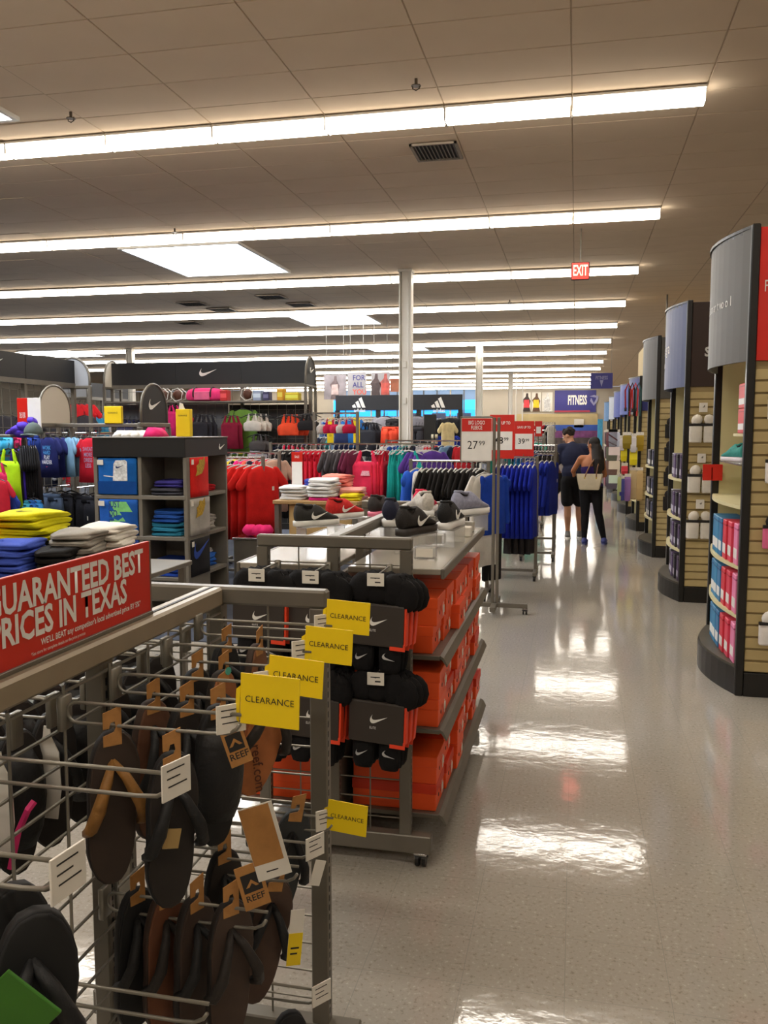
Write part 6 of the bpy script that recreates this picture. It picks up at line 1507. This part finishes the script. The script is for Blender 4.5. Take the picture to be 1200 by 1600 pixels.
# ---- woman: dark sleeveless top, bare shoulder, black leggings, blue shoes, long dark hair, beige handbag
t = thing('person', 'person with long dark hair, black leggings and a beige handbag', 'person', (.225, 13.0, 0))
hc = (.03, .05, 1.455)
b = MB(); R3 = head(b, hc, (-.72, .66, -.12), .95)
b.caps((.01, .03, 1.30), (.025, .04, 1.40), .046, .045, 10)
b.ell((0, .01, 1.15), (.142, .095, .17), 14, 10); b.ell((.01, 0, .97), (.125, .09, .13), 14, 8); b.ell((.015, -.01, .86), (.165, .12, .12), 14, 8)
b.caps((-.135, .02, 1.265), (.14, .02, 1.265), .050, .050, 10)
elL = (-.255, .12, 1.07); wrL = (-.235, .36, 1.00)
b.caps((-.15, .02, 1.26), elL, .047, .038, 10); b.caps(elL, wrL, .038, .025, 10); hand(b, wrL, (-.3, .9, .0), (0, .1, 1), .9, .5)
elR = (.20, .06, 1.02); wrR = (.16, .22, .98)
b.caps((.155, .02, 1.25), elR, .046, .037, 10); b.caps(elR, wrR, .037, .025, 10); hand(b, wrR, (-.7, .6, 0), (0, .1, 1), .9, .8)
LEG = (((-.075, 0, .82), (-.07, .01, .45), (-.075, -.02, .09)), ((.085, 0, .82), (.12, .03, .46), (.205, .05, .09)))
def legs(mb, e):
    for hp, kn, an in LEG:
        mb.caps(hp, kn, .092 + e, .056 + e, 12); mid = ((kn[0] * 2 + an[0]) / 3, (kn[1] * 2 + an[1]) / 3 - .02, .34); mb.caps(kn, mid, .053 + e, .055 + e, 10); mb.caps(mid, an, .054 + e, .034 + e, 10)
legs(b, 0)
for hp, kn, an in LEG: b.caps((an[0], an[1] - .03, .04), (an[0] + .02, an[1] + .14, .03), .034, .03, 10)
put('body', skinmesh(b, 'body'), SK2, t)
eyes(t, hc, R3, .95, (50, 36, 26))
R, r, f, u = R3; c = Vector(hc)
h = MB(); h.ell(c + u * .042 - f * .02, (.082, .092, .085), 14, 10, R); h.ell(c - f * .045 - u * .03, (.085, .06, .10), 12, 8, R)
h.caps(c - f * .055 - u * .05, (.085, -.055, 1.22), .080, .078, 12); h.caps((.085, -.055, 1.24), (.10, -.075, 1.08), .078, .060, 12); h.caps((.10, -.075, 1.10), (.105, -.08, 1.0), .058, .03, 10)
h.caps((.13, -.02, 1.36), (.16, -.03, 1.12), .05, .035, 10)
put('hair', skinmesh(h, 'hair', .009, 4), M((26, 17, 12), .7, var=.3, scale=50, bump=.5, bscale=80), t)
s = MB(); s.ell((.0, .01, 1.10), (.150, .104, .13), 14, 8); s.ell((.01, 0, .97), (.136, .10, .13), 14, 8); s.ell((.015, -.01, .87), (.172, .128, .085), 14, 8)
s.caps((.085, .06, 1.31), (.08, .09, 1.18), .018, .022, 8); s.caps((.085, -.04, 1.31), (.06, -.085, 1.15), .018, .022, 8)
put('top', skinmesh(s, 'top'), cloth((48, 34, 92)), t)
l = MB(); l.ell((.015, -.01, .845), (.172, .128, .105), 14, 8); legs(l, .007); put('leggings', skinmesh(l, 'leggings'), cloth((22, 21, 24)), t)
for hp, kn, an in LEG:
    sh = MB().caps((an[0], an[1] - .03, .042), (an[0] + .025, an[1] + .15, .036), .044, .040, 12, ((0, 0, 1), .85)).caps((an[0], an[1] - .015, .05), (an[0], an[1] - .01, .085), .040, .036, 10)
    q = put('shoe', skinmesh(sh, 'shoe', .009, 3), M((58, 66, 130), .6), t)
    part('shoe_sole', MB().loft([[(an[0] + .012 + .045 * math.cos(a), an[1] + .06 + .14 * math.sin(a), z) for a in [2 * PI * k / 16 for k in range(16)]] for z in (.0, .02)]), M((70, 74, 120), .6), q, False, False)
# handbag on the shoulder, behind the back
hb = thing('handbag', 'beige leather handbag with brown straps on the shoulder', 'bag', (.225, 13.0, 0))
def bagring(z, hw, d): return [(-.02 + hw * a, -.165 + d * bb, z) for a, bb in ((-1, -.6), (-.9, -1), (.9, -1), (1, -.6), (1, .6), (.9, 1), (-.9, 1), (-1, .6))]
part('body', MB().loft([bagring(.815, .13, .05), bagring(.83, .145, .058), bagring(.92, .165, .05), bagring(1.03, .185, .03), bagring(1.045, .186, .025)]), M((198, 184, 154), .5, var=.05, scale=20, bump=.2, bscale=150), hb, False, False)
for yy, e in ((-.195, -.0), (-.135, .0)):
    part('strap', MB().tube([(-.09, yy, .98), (-.07, yy, 1.05), (-.02, yy + .03, 1.16), (.05, -.09, 1.27), (.10, -.05, 1.325), (.12, -.06, 1.26), (.09, yy + .03, 1.14), (.075, yy, 1.05), (.075, yy, .98)], .009, 6), M((120, 76, 44), .5), hb, True, False)
part('buckle', MB().cbox(-.10, -.08, -.205, -.198, .97, 1.0).cbox(.065, .085, -.205, -.198, .97, 1.0), M((200, 170, 90), .3, .8), hb, False, False)
print('objects', len(bpy.data.objects))
